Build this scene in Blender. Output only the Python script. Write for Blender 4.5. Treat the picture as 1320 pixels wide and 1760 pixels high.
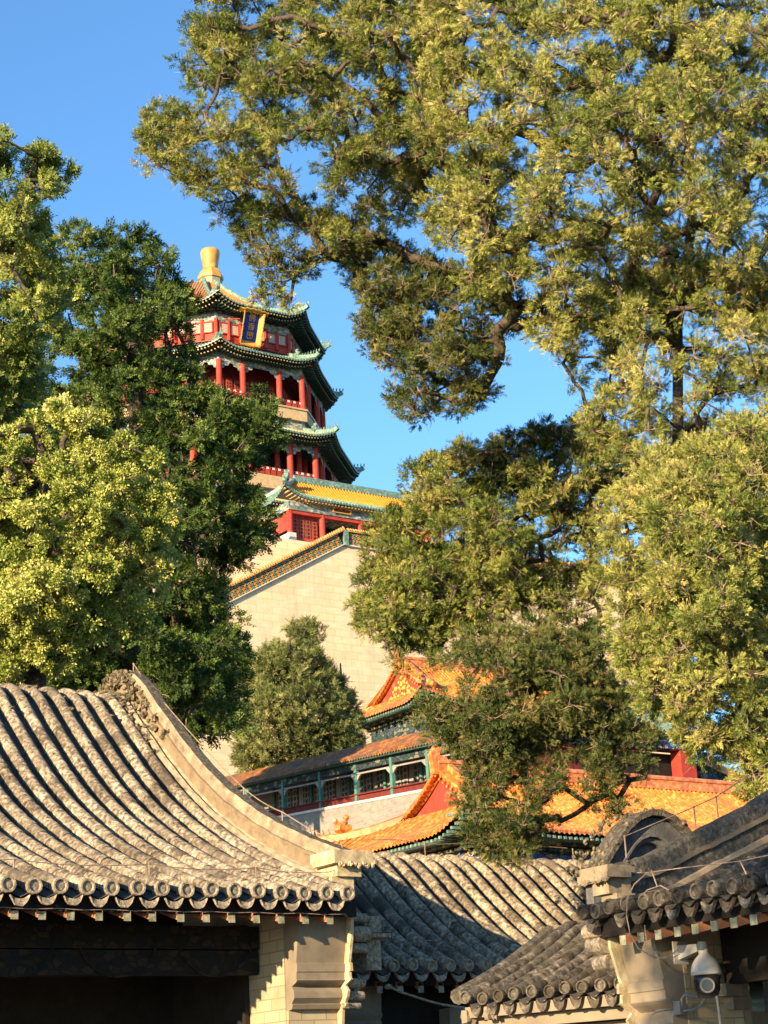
import bpy, math, random
import numpy as np
from mathutils import Vector, Matrix
rad = math.radians
random.seed(7)
for o in list(bpy.data.objects): bpy.data.objects.remove(o)
sc = bpy.context.scene
col = sc.collection

# ------------------------------------------------------------------ camera
# world: +X east, +Y north, +Z up; camera at the origin (eye level), the courtyard ground 1.6 m below
FPX = 3200.0; PITCH = rad(18); ROLL = rad(-3); YAW = rad(35)
hf = Vector((math.sin(YAW), math.cos(YAW), 0)); hr = Vector((math.cos(YAW), -math.sin(YAW), 0)); zz = Vector((0, 0, 1))
FW = hf*math.cos(PITCH) + zz*math.sin(PITCH); U0 = -hf*math.sin(PITCH) + zz*math.cos(PITCH)
RT = hr*math.cos(ROLL) + U0*math.sin(ROLL); UP = U0*math.cos(ROLL) - hr*math.sin(ROLL)
cam = bpy.data.cameras.new('camera'); camo = bpy.data.objects.new('camera', cam); col.objects.link(camo)
camo.matrix_world = Matrix(((RT.x, UP.x, -FW.x, 0), (RT.y, UP.y, -FW.y, 0), (RT.z, UP.z, -FW.z, 0), (0, 0, 0, 1)))
cam.sensor_fit = 'VERTICAL'; cam.sensor_height = 36; cam.lens = 36*FPX/1760
cam.clip_start = 0.1; cam.clip_end = 6000
sc.camera = camo
def at(x, y, **k):
    d = FW + RT*((x-660)/FPX) - UP*((y-880)/FPX)
    if 'X' in k: t = k['X']/d.x
    elif 'Y' in k: t = k['Y']/d.y
    elif 'Z' in k: t = k['Z']/d.z
    else: t = k['D']/d.dot(hf)
    return d*t

# ------------------------------------------------------------------ light
SUN_EL = rad(13.5); SUN_AZ = rad(69)          # azimuth from south towards west
S = Vector((-math.sin(SUN_AZ)*math.cos(SUN_EL), -math.cos(SUN_AZ)*math.cos(SUN_EL), math.sin(SUN_EL)))
sun = bpy.data.lights.new('sun', 'SUN'); sun.energy = 5.0; sun.angle = rad(0.5); sun.color = (1.0, 0.74, 0.44)
suno = bpy.data.objects.new('sun', sun); col.objects.link(suno)
suno.rotation_euler = S.to_track_quat('Z', 'Y').to_euler(); suno.location = S*60
w = bpy.data.worlds.new('World'); sc.world = w; w.use_nodes = True
wn = w.node_tree; bg = wn.nodes['Background']
sky = wn.nodes.new('ShaderNodeTexSky'); sky.sky_type = 'NISHITA'; sky.sun_disc = False
sky.sun_elevation = SUN_EL; sky.sun_rotation = math.atan2(S.x, S.y)
sky.air_density = 1.0; sky.dust_density = 0.3; sky.ozone_density = 3.5; sky.altitude = 50
hs_ = wn.nodes.new('ShaderNodeMix'); hs_.data_type = 'RGBA'; hs_.blend_type = 'MULTIPLY'; hs_.inputs[0].default_value = 1.0; hs_.inputs[7].default_value = (0.80, 1.02, 1.12, 1)
wn.links.new(sky.outputs[0], hs_.inputs[6]); wn.links.new(hs_.outputs[2], bg.inputs[0]); bg.inputs[1].default_value = 0.11
sc.view_settings.view_transform = 'Standard'; sc.view_settings.look = 'None'
sc.view_settings.exposure = 1.5; sc.view_settings.gamma = 1.0
sc.cycles.max_bounces = 6; sc.cycles.diffuse_bounces = 3; sc.cycles.transparent_max_bounces = 6

# ------------------------------------------------------------------ materials
def nmat(name, rough=0.8, spec=0.3):
    m = bpy.data.materials.new(name); m.use_nodes = True
    nt = m.node_tree; b = nt.nodes['Principled BSDF']
    b.inputs['Roughness'].default_value = rough; b.inputs['Specular IOR Level'].default_value = spec
    return m, nt, b
def N(nt, t, **kw):
    n = nt.nodes.new('ShaderNode'+t)
    for k, v in kw.items():
        if k in n.inputs: n.inputs[k].default_value = v
        else: setattr(n, k, v)
    return n
def ramp(nt, fac, stops, interp='LINEAR'):
    r = nt.nodes.new('ShaderNodeValToRGB'); r.color_ramp.interpolation = interp
    e = r.color_ramp.elements
    while len(e) < len(stops): e.new(0.5)
    for i, (p, c) in enumerate(stops):
        e[i].position = p; e[i].color = (*c, 1) if len(c) == 3 else c
    nt.links.new(fac, r.inputs[0]); return r.outputs[0]
def mixc(nt, a, b, fac, mode='MIX'):
    m = nt.nodes.new('ShaderNodeMix'); m.data_type = 'RGBA'; m.blend_type = mode
    for s, v in ((m.inputs[6], a), (m.inputs[7], b), (m.inputs[0], fac)):
        if hasattr(v, 'links'): nt.links.new(v, s)
        else: s.default_value = (*v, 1) if isinstance(v, tuple) else v
    return m.outputs[2]
def coords(nt, scale=(1, 1, 1), rot=(0, 0, 0)):
    tc = nt.nodes.new('ShaderNodeTexCoord'); mp = nt.nodes.new('ShaderNodeMapping')
    mp.inputs['Scale'].default_value = scale; mp.inputs['Rotation'].default_value = rot
    nt.links.new(tc.outputs['Object'], mp.inputs['Vector']); return mp.outputs[0]
def noise(nt, vec, scale, detail=4, rough=0.6):
    n = N(nt, 'TexNoise', Scale=scale, Detail=detail, Roughness=rough); nt.links.new(vec, n.inputs['Vector']); return n.outputs['Fac']
def bump(nt, b, h, strength=0.4, dist=0.02):
    n = N(nt, 'Bump', Strength=strength, Distance=dist); nt.links.new(h, n.inputs['Height']); nt.links.new(n.outputs[0], b.inputs['Normal'])
M = {}
def mottled(name, stops, scale, rough=0.85, bs=0.4, bd=0.01, big=None, spec=0.25, bscale=None, coat=0, island=None):
    m, nt, b = nmat(name, rough, spec); v = coords(nt)
    c = ramp(nt, noise(nt, v, scale, 6, 0.65), stops)
    if big:
        c = mixc(nt, c, big[1], ramp(nt, noise(nt, v, big[0], 4, 0.6), [(big[2], (0, 0, 0)), (big[3], (1, 1, 1))]))
    if island:
        g = N(nt, 'NewGeometry'); c = mixc(nt, c, ramp(nt, g.outputs['Random Per Island'], island), 1.0, 'MULTIPLY')
    nt.links.new(c, b.inputs['Base Color'])
    if bs: bump(nt, b, noise(nt, v, bscale or scale*1.5, 5, 0.7), bs, bd)
    b.inputs['Coat Weight'].default_value = coat
    M[name] = m; return m
mottled('grey_tile', [(0.32, (0.055, 0.045, 0.033)), (0.45, (0.20, 0.165, 0.118)), (0.55, (0.36, 0.30, 0.215)), (0.68, (0.66, 0.58, 0.455))], 20, 0.9, 0.9, 0.03, (1.6, (0.12, 0.10, 0.075), 0.5, 0.7), bscale=34, island=[(0.0, (0.50, 0.48, 0.46)), (0.35, (0.85, 0.84, 0.82)), (0.8, (1.0, 1.0, 1.0)), (1.0, (1.25, 1.22, 1.15))])
mottled('old_tile', [(0.32, (0.035, 0.032, 0.028)), (0.46, (0.10, 0.088, 0.07)), (0.57, (0.20, 0.17, 0.13)), (0.7, (0.40, 0.35, 0.28))], 17, 0.9, 1.0, 0.04, (1.8, (0.10, 0.085, 0.06), 0.45, 0.65), bscale=25, island=[(0.0, (0.50, 0.48, 0.46)), (0.35, (0.85, 0.84, 0.82)), (0.8, (1.0, 1.0, 1.0)), (1.0, (1.25, 1.22, 1.15))])
mottled('shaded_tile', [(0.32, (0.02, 0.018, 0.016)), (0.47, (0.055, 0.05, 0.042)), (0.58, (0.12, 0.10, 0.078)), (0.7, (0.30, 0.26, 0.20))], 15, 0.9, 1.0, 0.04, (2.5, (0.04, 0.036, 0.03), 0.45, 0.62), bscale=25, island=[(0.0, (0.5, 0.5, 0.5)), (0.5, (0.9, 0.9, 0.9)), (1.0, (1.3, 1.25, 1.2))])  # darker tile copy for the right hall; tree shade is put into its colour
mottled('tile_bed', [(0.3, (0.035, 0.032, 0.03)), (0.7, (0.10, 0.09, 0.08))], 12, 0.95)
mottled('moss', [(0.35, (0.03, 0.027, 0.02)), (0.5, (0.16, 0.13, 0.075)), (0.65, (0.36, 0.30, 0.19))], 18, 0.95, 1.0, 0.06)
mottled('plaster', [(0.32, (0.13, 0.10, 0.07)), (0.5, (0.24, 0.19, 0.125)), (0.68, (0.38, 0.31, 0.21))], 7, 0.9, 0.4, 0.012, (1.2, (0.28, 0.23, 0.15), 0.5, 0.75), bscale=30)
mottled('pale_plaster', [(0.32, (0.24, 0.185, 0.11)), (0.5, (0.42, 0.34, 0.20)), (0.66, (0.60, 0.51, 0.32))], 9, 0.9, 0.4, 0.012, (2.2, (0.36, 0.29, 0.19), 0.5, 0.7), bscale=30)
mottled('smooth_brick', [(0.3, (0.17, 0.14, 0.10)), (0.7, (0.27, 0.225, 0.16))], 6, 0.85, 0.25, 0.006, (3.0, (0.12, 0.10, 0.075), 0.5, 0.75), bscale=60)
mottled('old_brick', [(0.3, (0.05, 0.05, 0.052)), (0.7, (0.15, 0.148, 0.145))], 9, 0.9, 0.5, 0.02, (2.0, (0.06, 0.058, 0.055), 0.5, 0.7))
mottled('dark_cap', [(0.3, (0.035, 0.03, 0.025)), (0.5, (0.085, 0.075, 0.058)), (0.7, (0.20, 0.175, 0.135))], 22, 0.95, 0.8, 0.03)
mottled('orange_glaze', [(0.3, (0.26, 0.07, 0.015)), (0.48, (0.52, 0.155, 0.022)), (0.66, (0.80, 0.34, 0.10))], 4.0, 0.33, 0.15, 0.02, (0.6, (0.36, 0.10, 0.03), 0.5, 0.72), 0.5, coat=0.2)
mottled('orange_dull', [(0.3, (0.10, 0.05, 0.025)), (0.5, (0.22, 0.095, 0.035)), (0.68, (0.48, 0.18, 0.05))], 2.3, 0.5, 0.3, 0.02, (0.35, (0.13, 0.085, 0.055), 0.45, 0.62), 0.4)
mottled('orange_bed', [(0.3, (0.20, 0.06, 0.01)), (0.7, (0.42, 0.14, 0.02))], 3, 0.5)
mottled('yellow_glaze', [(0.3, (0.48, 0.185, 0.012)), (0.7, (0.64, 0.27, 0.03))], 2, 0.3, 0.1, 0.01, None, 0.5)
mottled('green_glaze', [(0.3, (0.05, 0.115, 0.09)), (0.5, (0.11, 0.21, 0.165)), (0.68, (0.32, 0.40, 0.31))], 4, 0.45, 0.2, 0.02, (0.9, (0.10, 0.14, 0.11), 0.5, 0.7), 0.5)
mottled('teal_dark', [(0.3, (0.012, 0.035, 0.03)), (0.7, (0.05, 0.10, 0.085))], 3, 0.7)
mottled('gold_glaze', [(0.3, (0.30, 0.24, 0.12)), (0.7, (0.52, 0.40, 0.21))], 1.2, 0.35, 0.1, 0.02, None, 0.5)
mottled('coping_glaze', [(0.3, (0.26, 0.12, 0.05)), (0.5, (0.46, 0.25, 0.08)), (0.7, (0.60, 0.42, 0.20))], 4, 0.5, 0.2, 0.02)
mottled('pedestal_glaze', [(0.3, (0.16, 0.20, 0.14)), (0.7, (0.40, 0.33, 0.18))], 3, 0.5)
mottled('old_gold', [(0.3, (0.38, 0.18, 0.03)), (0.7, (0.52, 0.28, 0.06))], 1.2, 0.5, 0.1, 0.01, (0.8, (0.6, 0.4, 0.16), .5, .7), 0.5)
mottled('gilt', [(0.3, (0.38, 0.20, 0.035)), (0.6, (0.58, 0.34, 0.07)), (0.8, (0.68, 0.46, 0.15))], 9, 0.4, 0.3, 0.03)
mottled('stud', [(0.3, (0.30, 0.21, 0.09)), (0.7, (0.50, 0.37, 0.18))], 6, 0.6, 0)
mottled('tan_plaster', [(0.3, (0.13, 0.095, 0.06)), (0.7, (0.26, 0.20, 0.125))], 7, 0.9, 0.4, 0.012, (1.2, (0.2, 0.15, 0.09), 0.5, 0.75), bscale=30)
mottled('red_paint', [(0.3, (0.29, 0.028, 0.018)), (0.7, (0.42, 0.052, 0.032))], 1.5, 0.6, 0.1, 0.01, (0.5, (0.42, 0.09, 0.06), 0.5, 0.8))
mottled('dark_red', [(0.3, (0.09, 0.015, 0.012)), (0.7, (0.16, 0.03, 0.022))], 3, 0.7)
mottled('gable_red', [(0.3, (0.42, 0.030, 0.02)), (0.7, (0.54, 0.05, 0.03))], 2.5, 0.7, 0.1, 0.01, (1.1, (0.60, 0.17, 0.10), 0.55, 0.8))
mottled('green_post', [(0.3, (0.05, 0.14, 0.12)), (0.7, (0.09, 0.22, 0.19))], 3, 0.6)
mottled('white_stone', [(0.3, (0.48, 0.43, 0.36)), (0.7, (0.66, 0.60, 0.52))], 3, 0.8)
mottled('grey_stone', [(0.3, (0.20, 0.19, 0.18)), (0.7, (0.33, 0.31, 0.29))], 1.6, 0.85, 0.4, 0.03, (0.4, (0.18, 0.16, 0.14), 0.45, 0.7))
mottled('balcony_board', [(0.3, (0.36, 0.25, 0.13)), (0.7, (0.58, 0.42, 0.24))], 2.0, 0.8)
mottled('bark', [(0.3, (0.035, 0.026, 0.02)), (0.7, (0.13, 0.10, 0.075))], 14, 0.95, 0.8, 0.03)
mottled('twig', [(0.3, (0.15, 0.105, 0.065)), (0.7, (0.34, 0.26, 0.165))], 9, 0.9, 0)
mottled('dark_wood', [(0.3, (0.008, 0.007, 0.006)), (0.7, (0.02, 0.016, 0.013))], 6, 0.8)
mottled('rust_wire', [(0.3, (0.14, 0.09, 0.06)), (0.7, (0.34, 0.27, 0.2))], 20, 0.7, 0)
mottled('rafter_wood', [(0.3, (0.20, 0.08, 0.04)), (0.7, (0.42, 0.20, 0.11))], 9, 0.85)
mottled('rafter_face', [(0.35, (0.12, 0.13, 0.08)), (0.55, (0.28, 0.27, 0.18)), (0.7, (0.42, 0.38, 0.28))], 14, 0.85)
mottled('conduit_grey', [(0.3, (0.09, 0.095, 0.09)), (0.7, (0.15, 0.155, 0.15))], 9, 0.5, 0)
mottled('white_paint', [(0.3, (0.30, 0.29, 0.265)), (0.7, (0.46, 0.44, 0.40))], 5, 0.45, 0)
mottled('black_plastic', [(0.3, (0.012, 0.012, 0.013)), (0.7, (0.02, 0.02, 0.021))], 5, 0.25, 0, spec=0.5)
mottled('plaque_blue', [(0.3, (0.015, 0.025, 0.22)), (0.7, (0.03, 0.05, 0.34))], 2, 0.5, 0)
mottled('earth', [(0.3, (0.06, 0.05, 0.03)), (0.5, (0.08, 0.085, 0.035)), (0.7, (0.15, 0.12, 0.08))], 0.3, 0.95, 0.5, 0.2)
mottled('paving', [(0.3, (0.09, 0.085, 0.078)), (0.7, (0.15, 0.14, 0.125))], 0.8, 0.9)
def stone_wall():
    m, nt, b = nmat('terrace_stone', 0.85, 0.2); tc = nt.nodes.new('ShaderNodeTexCoord')
    sp = N(nt, 'SeparateXYZ'); nt.links.new(tc.outputs['Object'], sp.inputs[0])
    ad = N(nt, 'Math', operation='ADD'); nt.links.new(sp.outputs[0], ad.inputs[0]); nt.links.new(sp.outputs[1], ad.inputs[1])
    cb = N(nt, 'CombineXYZ'); nt.links.new(ad.outputs[0], cb.inputs[0]); nt.links.new(sp.outputs[2], cb.inputs[1])
    br = N(nt, 'TexBrick', Scale=1.0); br.offset = 0.43; br.squash = 1.0
    br.inputs['Color1'].default_value = (0.72, 0.54, 0.335, 1); br.inputs['Color2'].default_value = (0.60, 0.44, 0.275, 1); br.inputs['Mortar'].default_value = (0.48, 0.37, 0.25, 1)
    br.inputs['Mortar Size'].default_value = 0.03; br.inputs['Brick Width'].default_value = 1.75; br.inputs['Row Height'].default_value = 0.72; br.inputs['Bias'].default_value = -0.35; br.inputs['Mortar Smooth'].default_value = 0.3
    nt.links.new(cb.outputs[0], br.inputs['Vector'])
    v = coords(nt)
    c = mixc(nt, br.outputs['Color'], (0.64, 0.53, 0.39), ramp(nt, noise(nt, v, 0.35, 5, 0.6), [(0.45, (0, 0, 0)), (0.75, (0.7, 0.7, 0.7))]))
    c = mixc(nt, c, (0.50, 0.33, 0.22), ramp(nt, noise(nt, v, 0.8, 5, 0.6), [(0.55, (0, 0, 0)), (0.75, (0.55, 0.55, 0.55))]))
    v2 = coords(nt, (1.2, 1.2, 0.12))
    c = mixc(nt, c, (0.33, 0.24, 0.16), ramp(nt, noise(nt, v2, 0.8, 6, 0.65), [(0.52, (0, 0, 0)), (0.72, (0.38, 0.38, 0.38))]))
    c = mixc(nt, c, (0.70, 0.60, 0.46), ramp(nt, noise(nt, coords(nt, (0.5, 0.5, 2.2)), 0.7, 5, 0.6), [(0.56, (0, 0, 0)), (0.68, (0.6, 0.6, 0.6))]))
    nt.links.new(c, b.inputs['Base Color']); bump(nt, b, br.outputs['Fac'], -0.4, 0.02); M['terrace_stone'] = m
stone_wall()
def brickm(name, c1, c2, mo, bw, rh, ms=0.006):
    m, nt, b = nmat(name, 0.88, 0.2); tc = nt.nodes.new('ShaderNodeTexCoord')
    sp = N(nt, 'SeparateXYZ'); nt.links.new(tc.outputs['Object'], sp.inputs[0])
    ad = N(nt, 'Math', operation='ADD'); nt.links.new(sp.outputs[0], ad.inputs[0]); nt.links.new(sp.outputs[1], ad.inputs[1])
    cb = N(nt, 'CombineXYZ'); nt.links.new(ad.outputs[0], cb.inputs[0]); nt.links.new(sp.outputs[2], cb.inputs[1])
    br = N(nt, 'TexBrick', Scale=1.0)
    br.inputs['Color1'].default_value = (*c1, 1); br.inputs['Color2'].default_value = (*c2, 1); br.inputs['Mortar'].default_value = (*mo, 1)
    br.inputs['Mortar Size'].default_value = ms; br.inputs['Brick Width'].default_value = bw; br.inputs['Row Height'].default_value = rh
    nt.links.new(cb.outputs[0], br.inputs['Vector']); v = coords(nt)
    c = mixc(nt, br.outputs['Color'], tuple(x*0.6 for x in c1), ramp(nt, noise(nt, v, 3, 5, 0.7), [(0.45, (0, 0, 0)), (0.75, (0.7, 0.7, 0.7))]))
    nt.links.new(c, b.inputs['Base Color']); bump(nt, b, br.outputs['Fac'], -0.4, 0.005); M[name] = m
brickm('pier_brick', (0.40, 0.34, 0.22), (0.32, 0.265, 0.17), (0.22, 0.18, 0.12), 0.28, 0.11)
brickm('grey_brick', (0.26, 0.24, 0.21), (0.20, 0.185, 0.165), (0.30, 0.28, 0.25), 0.5, 0.16)
def painted(name, pal, scale, dark=(0.02, 0.02, 0.03)):
    m, nt, b = nmat(name, 0.7, 0.2); v = coords(nt, (1, 1, 1.6))
    vo = N(nt, 'TexVoronoi', Scale=scale); nt.links.new(v, vo.inputs['Vector'])
    sp = N(nt, 'SeparateColor'); nt.links.new(vo.outputs['Color'], sp.inputs[0])
    n = len(pal); c = ramp(nt, sp.outputs[0], [(i/n, p) for i, p in enumerate(pal)], 'CONSTANT')
    ve = N(nt, 'TexVoronoi', Scale=scale, feature='DISTANCE_TO_EDGE'); nt.links.new(v, ve.inputs['Vector'])
    c = mixc(nt, dark, c, ramp(nt, ve.outputs['Distance'], [(0.03, (0, 0, 0)), (0.09, (1, 1, 1))]))
    nt.links.new(c, b.inputs['Base Color']); M[name] = m
painted('painted_frieze', [(0.40, 0.39, 0.30), (0.12, 0.20, 0.18), (0.44, 0.42, 0.33), (0.08, 0.12, 0.19), (0.34, 0.29, 0.16), (0.18, 0.23, 0.23)], 2.6, (0.16, 0.18, 0.17))
painted('painted_blue', [(0.03, 0.05, 0.26), (0.05, 0.12, 0.17), (0.45, 0.42, 0.40), (0.04, 0.06, 0.30), (0.10, 0.20, 0.16), (0.30, 0.10, 0.10)], 2.8)
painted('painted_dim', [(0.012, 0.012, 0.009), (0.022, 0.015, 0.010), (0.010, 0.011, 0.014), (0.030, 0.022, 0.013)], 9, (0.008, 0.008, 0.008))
painted('bracket_paint', [(0.03, 0.06, 0.05), (0.05, 0.07, 0.10), (0.14, 0.15, 0.11), (0.03, 0.04, 0.05)], 2.5, (0.01, 0.012, 0.012))
painted('bracket_gold', [(0.05, 0.07, 0.04), (0.35, 0.27, 0.10), (0.03, 0.04, 0.05), (0.12, 0.14, 0.06)], 2.6, (0.015, 0.014, 0.01))
def latticem(name, bar, back, s, r=0.36):
    m, nt, b = nmat(name, 0.7, 0.2); tc = nt.nodes.new('ShaderNodeTexCoord')
    sp = N(nt, 'SeparateXYZ'); nt.links.new(tc.outputs['Object'], sp.inputs[0])
    ad = N(nt, 'Math', operation='ADD'); nt.links.new(sp.outputs[0], ad.inputs[0]); nt.links.new(sp.outputs[1], ad.inputs[1])
    cb = N(nt, 'CombineXYZ'); nt.links.new(ad.outputs[0], cb.inputs[0]); nt.links.new(sp.outputs[2], cb.inputs[1])
    vo = N(nt, 'TexVoronoi', Scale=s, Randomness=0.25, feature='DISTANCE_TO_EDGE'); nt.links.new(cb.outputs[0], vo.inputs['Vector'])
    c = mixc(nt, bar, back, ramp(nt, vo.outputs['Distance'], [(0.13, (0, 0, 0)), (0.17, (1, 1, 1))]))
    nt.links.new(c, b.inputs['Base Color']); M[name] = m
latticem('door_lattice', (0.30, 0.07, 0.04), (0.035, 0.02, 0.018), 2.6)
latticem('window_lattice', (0.24, 0.235, 0.20), (0.055, 0.05, 0.05), 3.0)
latticem('pale_lattice', (0.62, 0.50, 0.40), (0.25, 0.16, 0.13), 5.0)
def leafm(name, stops, trans=0.25, rough=0.6):
    m, nt, b = nmat(name, rough, 0.25)
    a = N(nt, 'Attribute', attribute_name='tint')
    g = N(nt, 'NewGeometry')
    ad = N(nt, 'Math', operation='MULTIPLY_ADD'); nt.links.new(g.outputs['Random Per Island'], ad.inputs[0]); ad.inputs[1].default_value = 0.35; nt.links.new(a.outputs['Fac'], ad.inputs[2])
    c = ramp(nt, ad.outputs[0], stops); nt.links.new(c, b.inputs['Base Color'])
    t = N(nt, 'BsdfTranslucent'); nt.links.new(c, t.inputs[0]); mx = N(nt, 'MixShader'); mx.inputs[0].default_value = trans
    nt.links.new(b.outputs[0], mx.inputs[1]); nt.links.new(t.outputs[0], mx.inputs[2]); nt.links.new(mx.outputs[0], nt.nodes['Material Output'].inputs[0]); M[name] = m
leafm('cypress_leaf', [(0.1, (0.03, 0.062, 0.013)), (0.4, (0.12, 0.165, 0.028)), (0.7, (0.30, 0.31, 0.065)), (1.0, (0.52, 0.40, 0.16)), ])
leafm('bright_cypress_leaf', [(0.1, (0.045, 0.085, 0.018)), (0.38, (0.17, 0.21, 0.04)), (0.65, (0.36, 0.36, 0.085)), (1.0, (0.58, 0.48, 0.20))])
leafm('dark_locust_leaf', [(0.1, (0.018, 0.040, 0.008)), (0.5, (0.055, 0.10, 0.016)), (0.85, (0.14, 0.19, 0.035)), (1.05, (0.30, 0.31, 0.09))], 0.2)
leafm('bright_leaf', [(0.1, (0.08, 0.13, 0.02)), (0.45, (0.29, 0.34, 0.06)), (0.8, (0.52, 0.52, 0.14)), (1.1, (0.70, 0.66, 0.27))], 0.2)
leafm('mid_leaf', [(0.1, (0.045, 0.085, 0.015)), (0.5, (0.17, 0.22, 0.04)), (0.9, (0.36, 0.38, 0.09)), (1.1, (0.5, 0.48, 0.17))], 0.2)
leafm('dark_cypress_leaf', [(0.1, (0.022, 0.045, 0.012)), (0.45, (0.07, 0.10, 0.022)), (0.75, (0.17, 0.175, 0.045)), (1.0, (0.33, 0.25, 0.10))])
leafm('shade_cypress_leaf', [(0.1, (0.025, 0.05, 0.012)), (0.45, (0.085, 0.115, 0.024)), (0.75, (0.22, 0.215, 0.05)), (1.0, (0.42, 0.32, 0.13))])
leafm('far_cypress_leaf', [(0.1, (0.045, 0.065, 0.018)), (0.5, (0.125, 0.15, 0.04)), (0.9, (0.26, 0.26, 0.085)), (1.1, (0.38, 0.33, 0.14))], 0.15)

# ------------------------------------------------------------------ builders
ROOT = {}
def thing(name, loc, label, cat, group=None, kind=None):
    o = bpy.data.objects.new(name, None); col.objects.link(o); o.location = loc; o.empty_display_size = 0.5
    o['label'] = label; o['category'] = cat
    if group: o['group'] = group
    if kind: o['kind'] = kind
    ROOT[o] = Vector(loc); return o
class MB:
    def __init__(s, Mx=None): s.v = []; s.f = []; s.m = []; s.M = Mx
    def add(s, vs, fs, mi=0):
        b = len(s.v)
        if s.M is not None: vs = [s.M @ Vector(p) for p in vs]
        s.v += [tuple(p) for p in vs]; s.f += [tuple(i+b for i in f) for f in fs]; s.m += [mi]*len(fs)
    def box(s, x0, x1, y0, y1, z0, z1, mi=0, R=None, c=None):
        vs = [Vector((x, y, z)) for x in (x0, x1) for y in (y0, y1) for z in (z0, z1)]
        if R is not None:
            c = Vector(c) if c else Vector(((x0+x1)/2, (y0+y1)/2, (z0+z1)/2)); vs = [c + R @ (p-c) for p in vs]
        s.add(vs, [(0, 1, 3, 2), (4, 6, 7, 5), (0, 4, 5, 1), (2, 3, 7, 6), (0, 2, 6, 4), (1, 5, 7, 3)], mi)
    def quad(s, a, b, c, d, mi=0): s.add([a, b, c, d], [(0, 1, 2, 3)], mi)
    def prism(s, poly, d, mi=0):          # closed polygon (3D points) extruded by vector d
        n = len(poly); d = Vector(d); vs = [Vector(p) for p in poly]; vs += [p+d for p in vs]
        s.add(vs, [tuple(range(n))[::-1], tuple(range(n, 2*n))] + [(i, (i+1) % n, n+(i+1) % n, n+i) for i in range(n)], mi)
    def tube(s, pts, rs, n=6, mi=0, cap=True):
        pts = [Vector(p) for p in pts]
        if not hasattr(rs, '__len__'): rs = [rs]*len(pts)
        vs = []; ref = None
        for i, p in enumerate(pts):
            t = (pts[min(i+1, len(pts)-1)] - pts[max(i-1, 0)])
            t = t.normalized() if t.length > 1e-9 else Vector((0, 0, 1))
            if ref is None: ref = t.orthogonal().normalized()
            ref = (ref - t*ref.dot(t)); ref = ref.normalized() if ref.length > 1e-6 else t.orthogonal().normalized()
            bi = t.cross(ref)
            for k in range(n):
                a = 2*math.pi*k/n; vs.append(p + (ref*math.cos(a) + bi*math.sin(a))*rs[i])
        fs = [(i*n+k, i*n+(k+1) % n, (i+1)*n+(k+1) % n, (i+1)*n+k) for i in range(len(pts)-1) for k in range(n)]
        if cap: fs += [tuple(range(n))[::-1], tuple(range((len(pts)-1)*n, len(pts)*n))]
        s.add(vs, fs, mi)
    def sweep(s, pts, sec, lat, mi=0, closed=True):   # section list of (lateral, up), lat = fixed lateral vector
        pts = [Vector(p) for p in pts]; lat = Vector(lat).normalized(); vs = []; n = len(sec)
        for i, p in enumerate(pts):
            t = (pts[min(i+1, len(pts)-1)] - pts[max(i-1, 0)]).normalized(); up = lat.cross(t)
            if up.z < 0: up = -up
            up.normalize()
            vs += [p + lat*a + up*b for a, b in sec]
        mis = mi if isinstance(mi, (list, tuple)) else [mi]*n
        b0 = len(s.v)
        for k in range(n):
            s.add([], [], 0)
        fs = []; ms = []
        for i in range(len(pts)-1):
            for k in range(n if closed else n-1):
                fs.append((i*n+k, i*n+(k+1) % n, (i+1)*n+(k+1) % n, (i+1)*n+k)); ms.append(mis[k])
        if closed:
            fs += [tuple(range(n)), tuple(range((len(pts)-1)*n, len(pts)*n))[::-1]]; ms += [mis[0]]*2
        s.add(vs, fs, 0); s.m[-len(fs):] = ms
    def lathe(s, c, prof, n=16, mi=0, a0=0):
        c = Vector(c); vs = []
        for r_, z in prof:
            for k in range(n):
                a = 2*math.pi*k/n + a0; vs.append(c + Vector((r_*math.cos(a), r_*math.sin(a), z)))
        fs = [(i*n+k, i*n+(k+1) % n, (i+1)*n+(k+1) % n, (i+1)*n+k) for i in range(len(prof)-1) for k in range(n)]
        fs += [tuple(range(n))[::-1], tuple(range((len(prof)-1)*n, len(prof)*n))]
        s.add(vs, fs, mi)
    def ball(s, c, r_, mi=0, n=8, jit=0.0, sc_=(1, 1, 1)):
        prof = [(0.02, -1)] + [(math.sin(math.pi*i/(n//2+1)), -math.cos(math.pi*i/(n//2+1))) for i in range(1, n//2+1)] + [(0.02, 1)]
        vs = []; c = Vector(c)
        for a_, z in prof:
            for k in range(n):
                a = 2*math.pi*k/n; j = 1+random.uniform(-jit, jit)
                vs.append(c + Vector((a_*math.cos(a)*r_*sc_[0]*j, a_*math.sin(a)*r_*sc_[1]*j, z*r_*sc_[2]*j)))
        fs = [(i*n+k, i*n+(k+1) % n, (i+1)*n+(k+1) % n, (i+1)*n+k) for i in range(len(prof)-1) for k in range(n)]
        s.add(vs, fs, mi)
    def build(s, name, mats, parent=None, smooth=False, label=None):
        off = Vector((0, 0, 0))
        q = parent
        while q is not None:
            if q in ROOT: off = ROOT[q]; break
            q = q.parent
        me = bpy.data.meshes.new(name)
        me.from_pydata([(a-off.x, b-off.y, c-off.z) for a, b, c in s.v], [], s.f)
        mats = mats if isinstance(mats, (list, tuple)) else [mats]
        for m in mats: me.materials.append(M[m])
        me.polygons.foreach_set('material_index', s.m)
        if smooth: me.polygons.foreach_set('use_smooth', [True]*len(s.f))
        me.update()
        o = bpy.data.objects.new(name, me); col.objects.link(o); o.parent = parent
        if label: o['label'] = label
        return o
def tag(o, label, cat, group=None, kind=None):
    o['label'] = label; o['category'] = cat
    if group: o['group'] = group
    if kind: o['kind'] = kind
    return o
def structure(o): o['kind'] = 'structure'; return o
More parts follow.
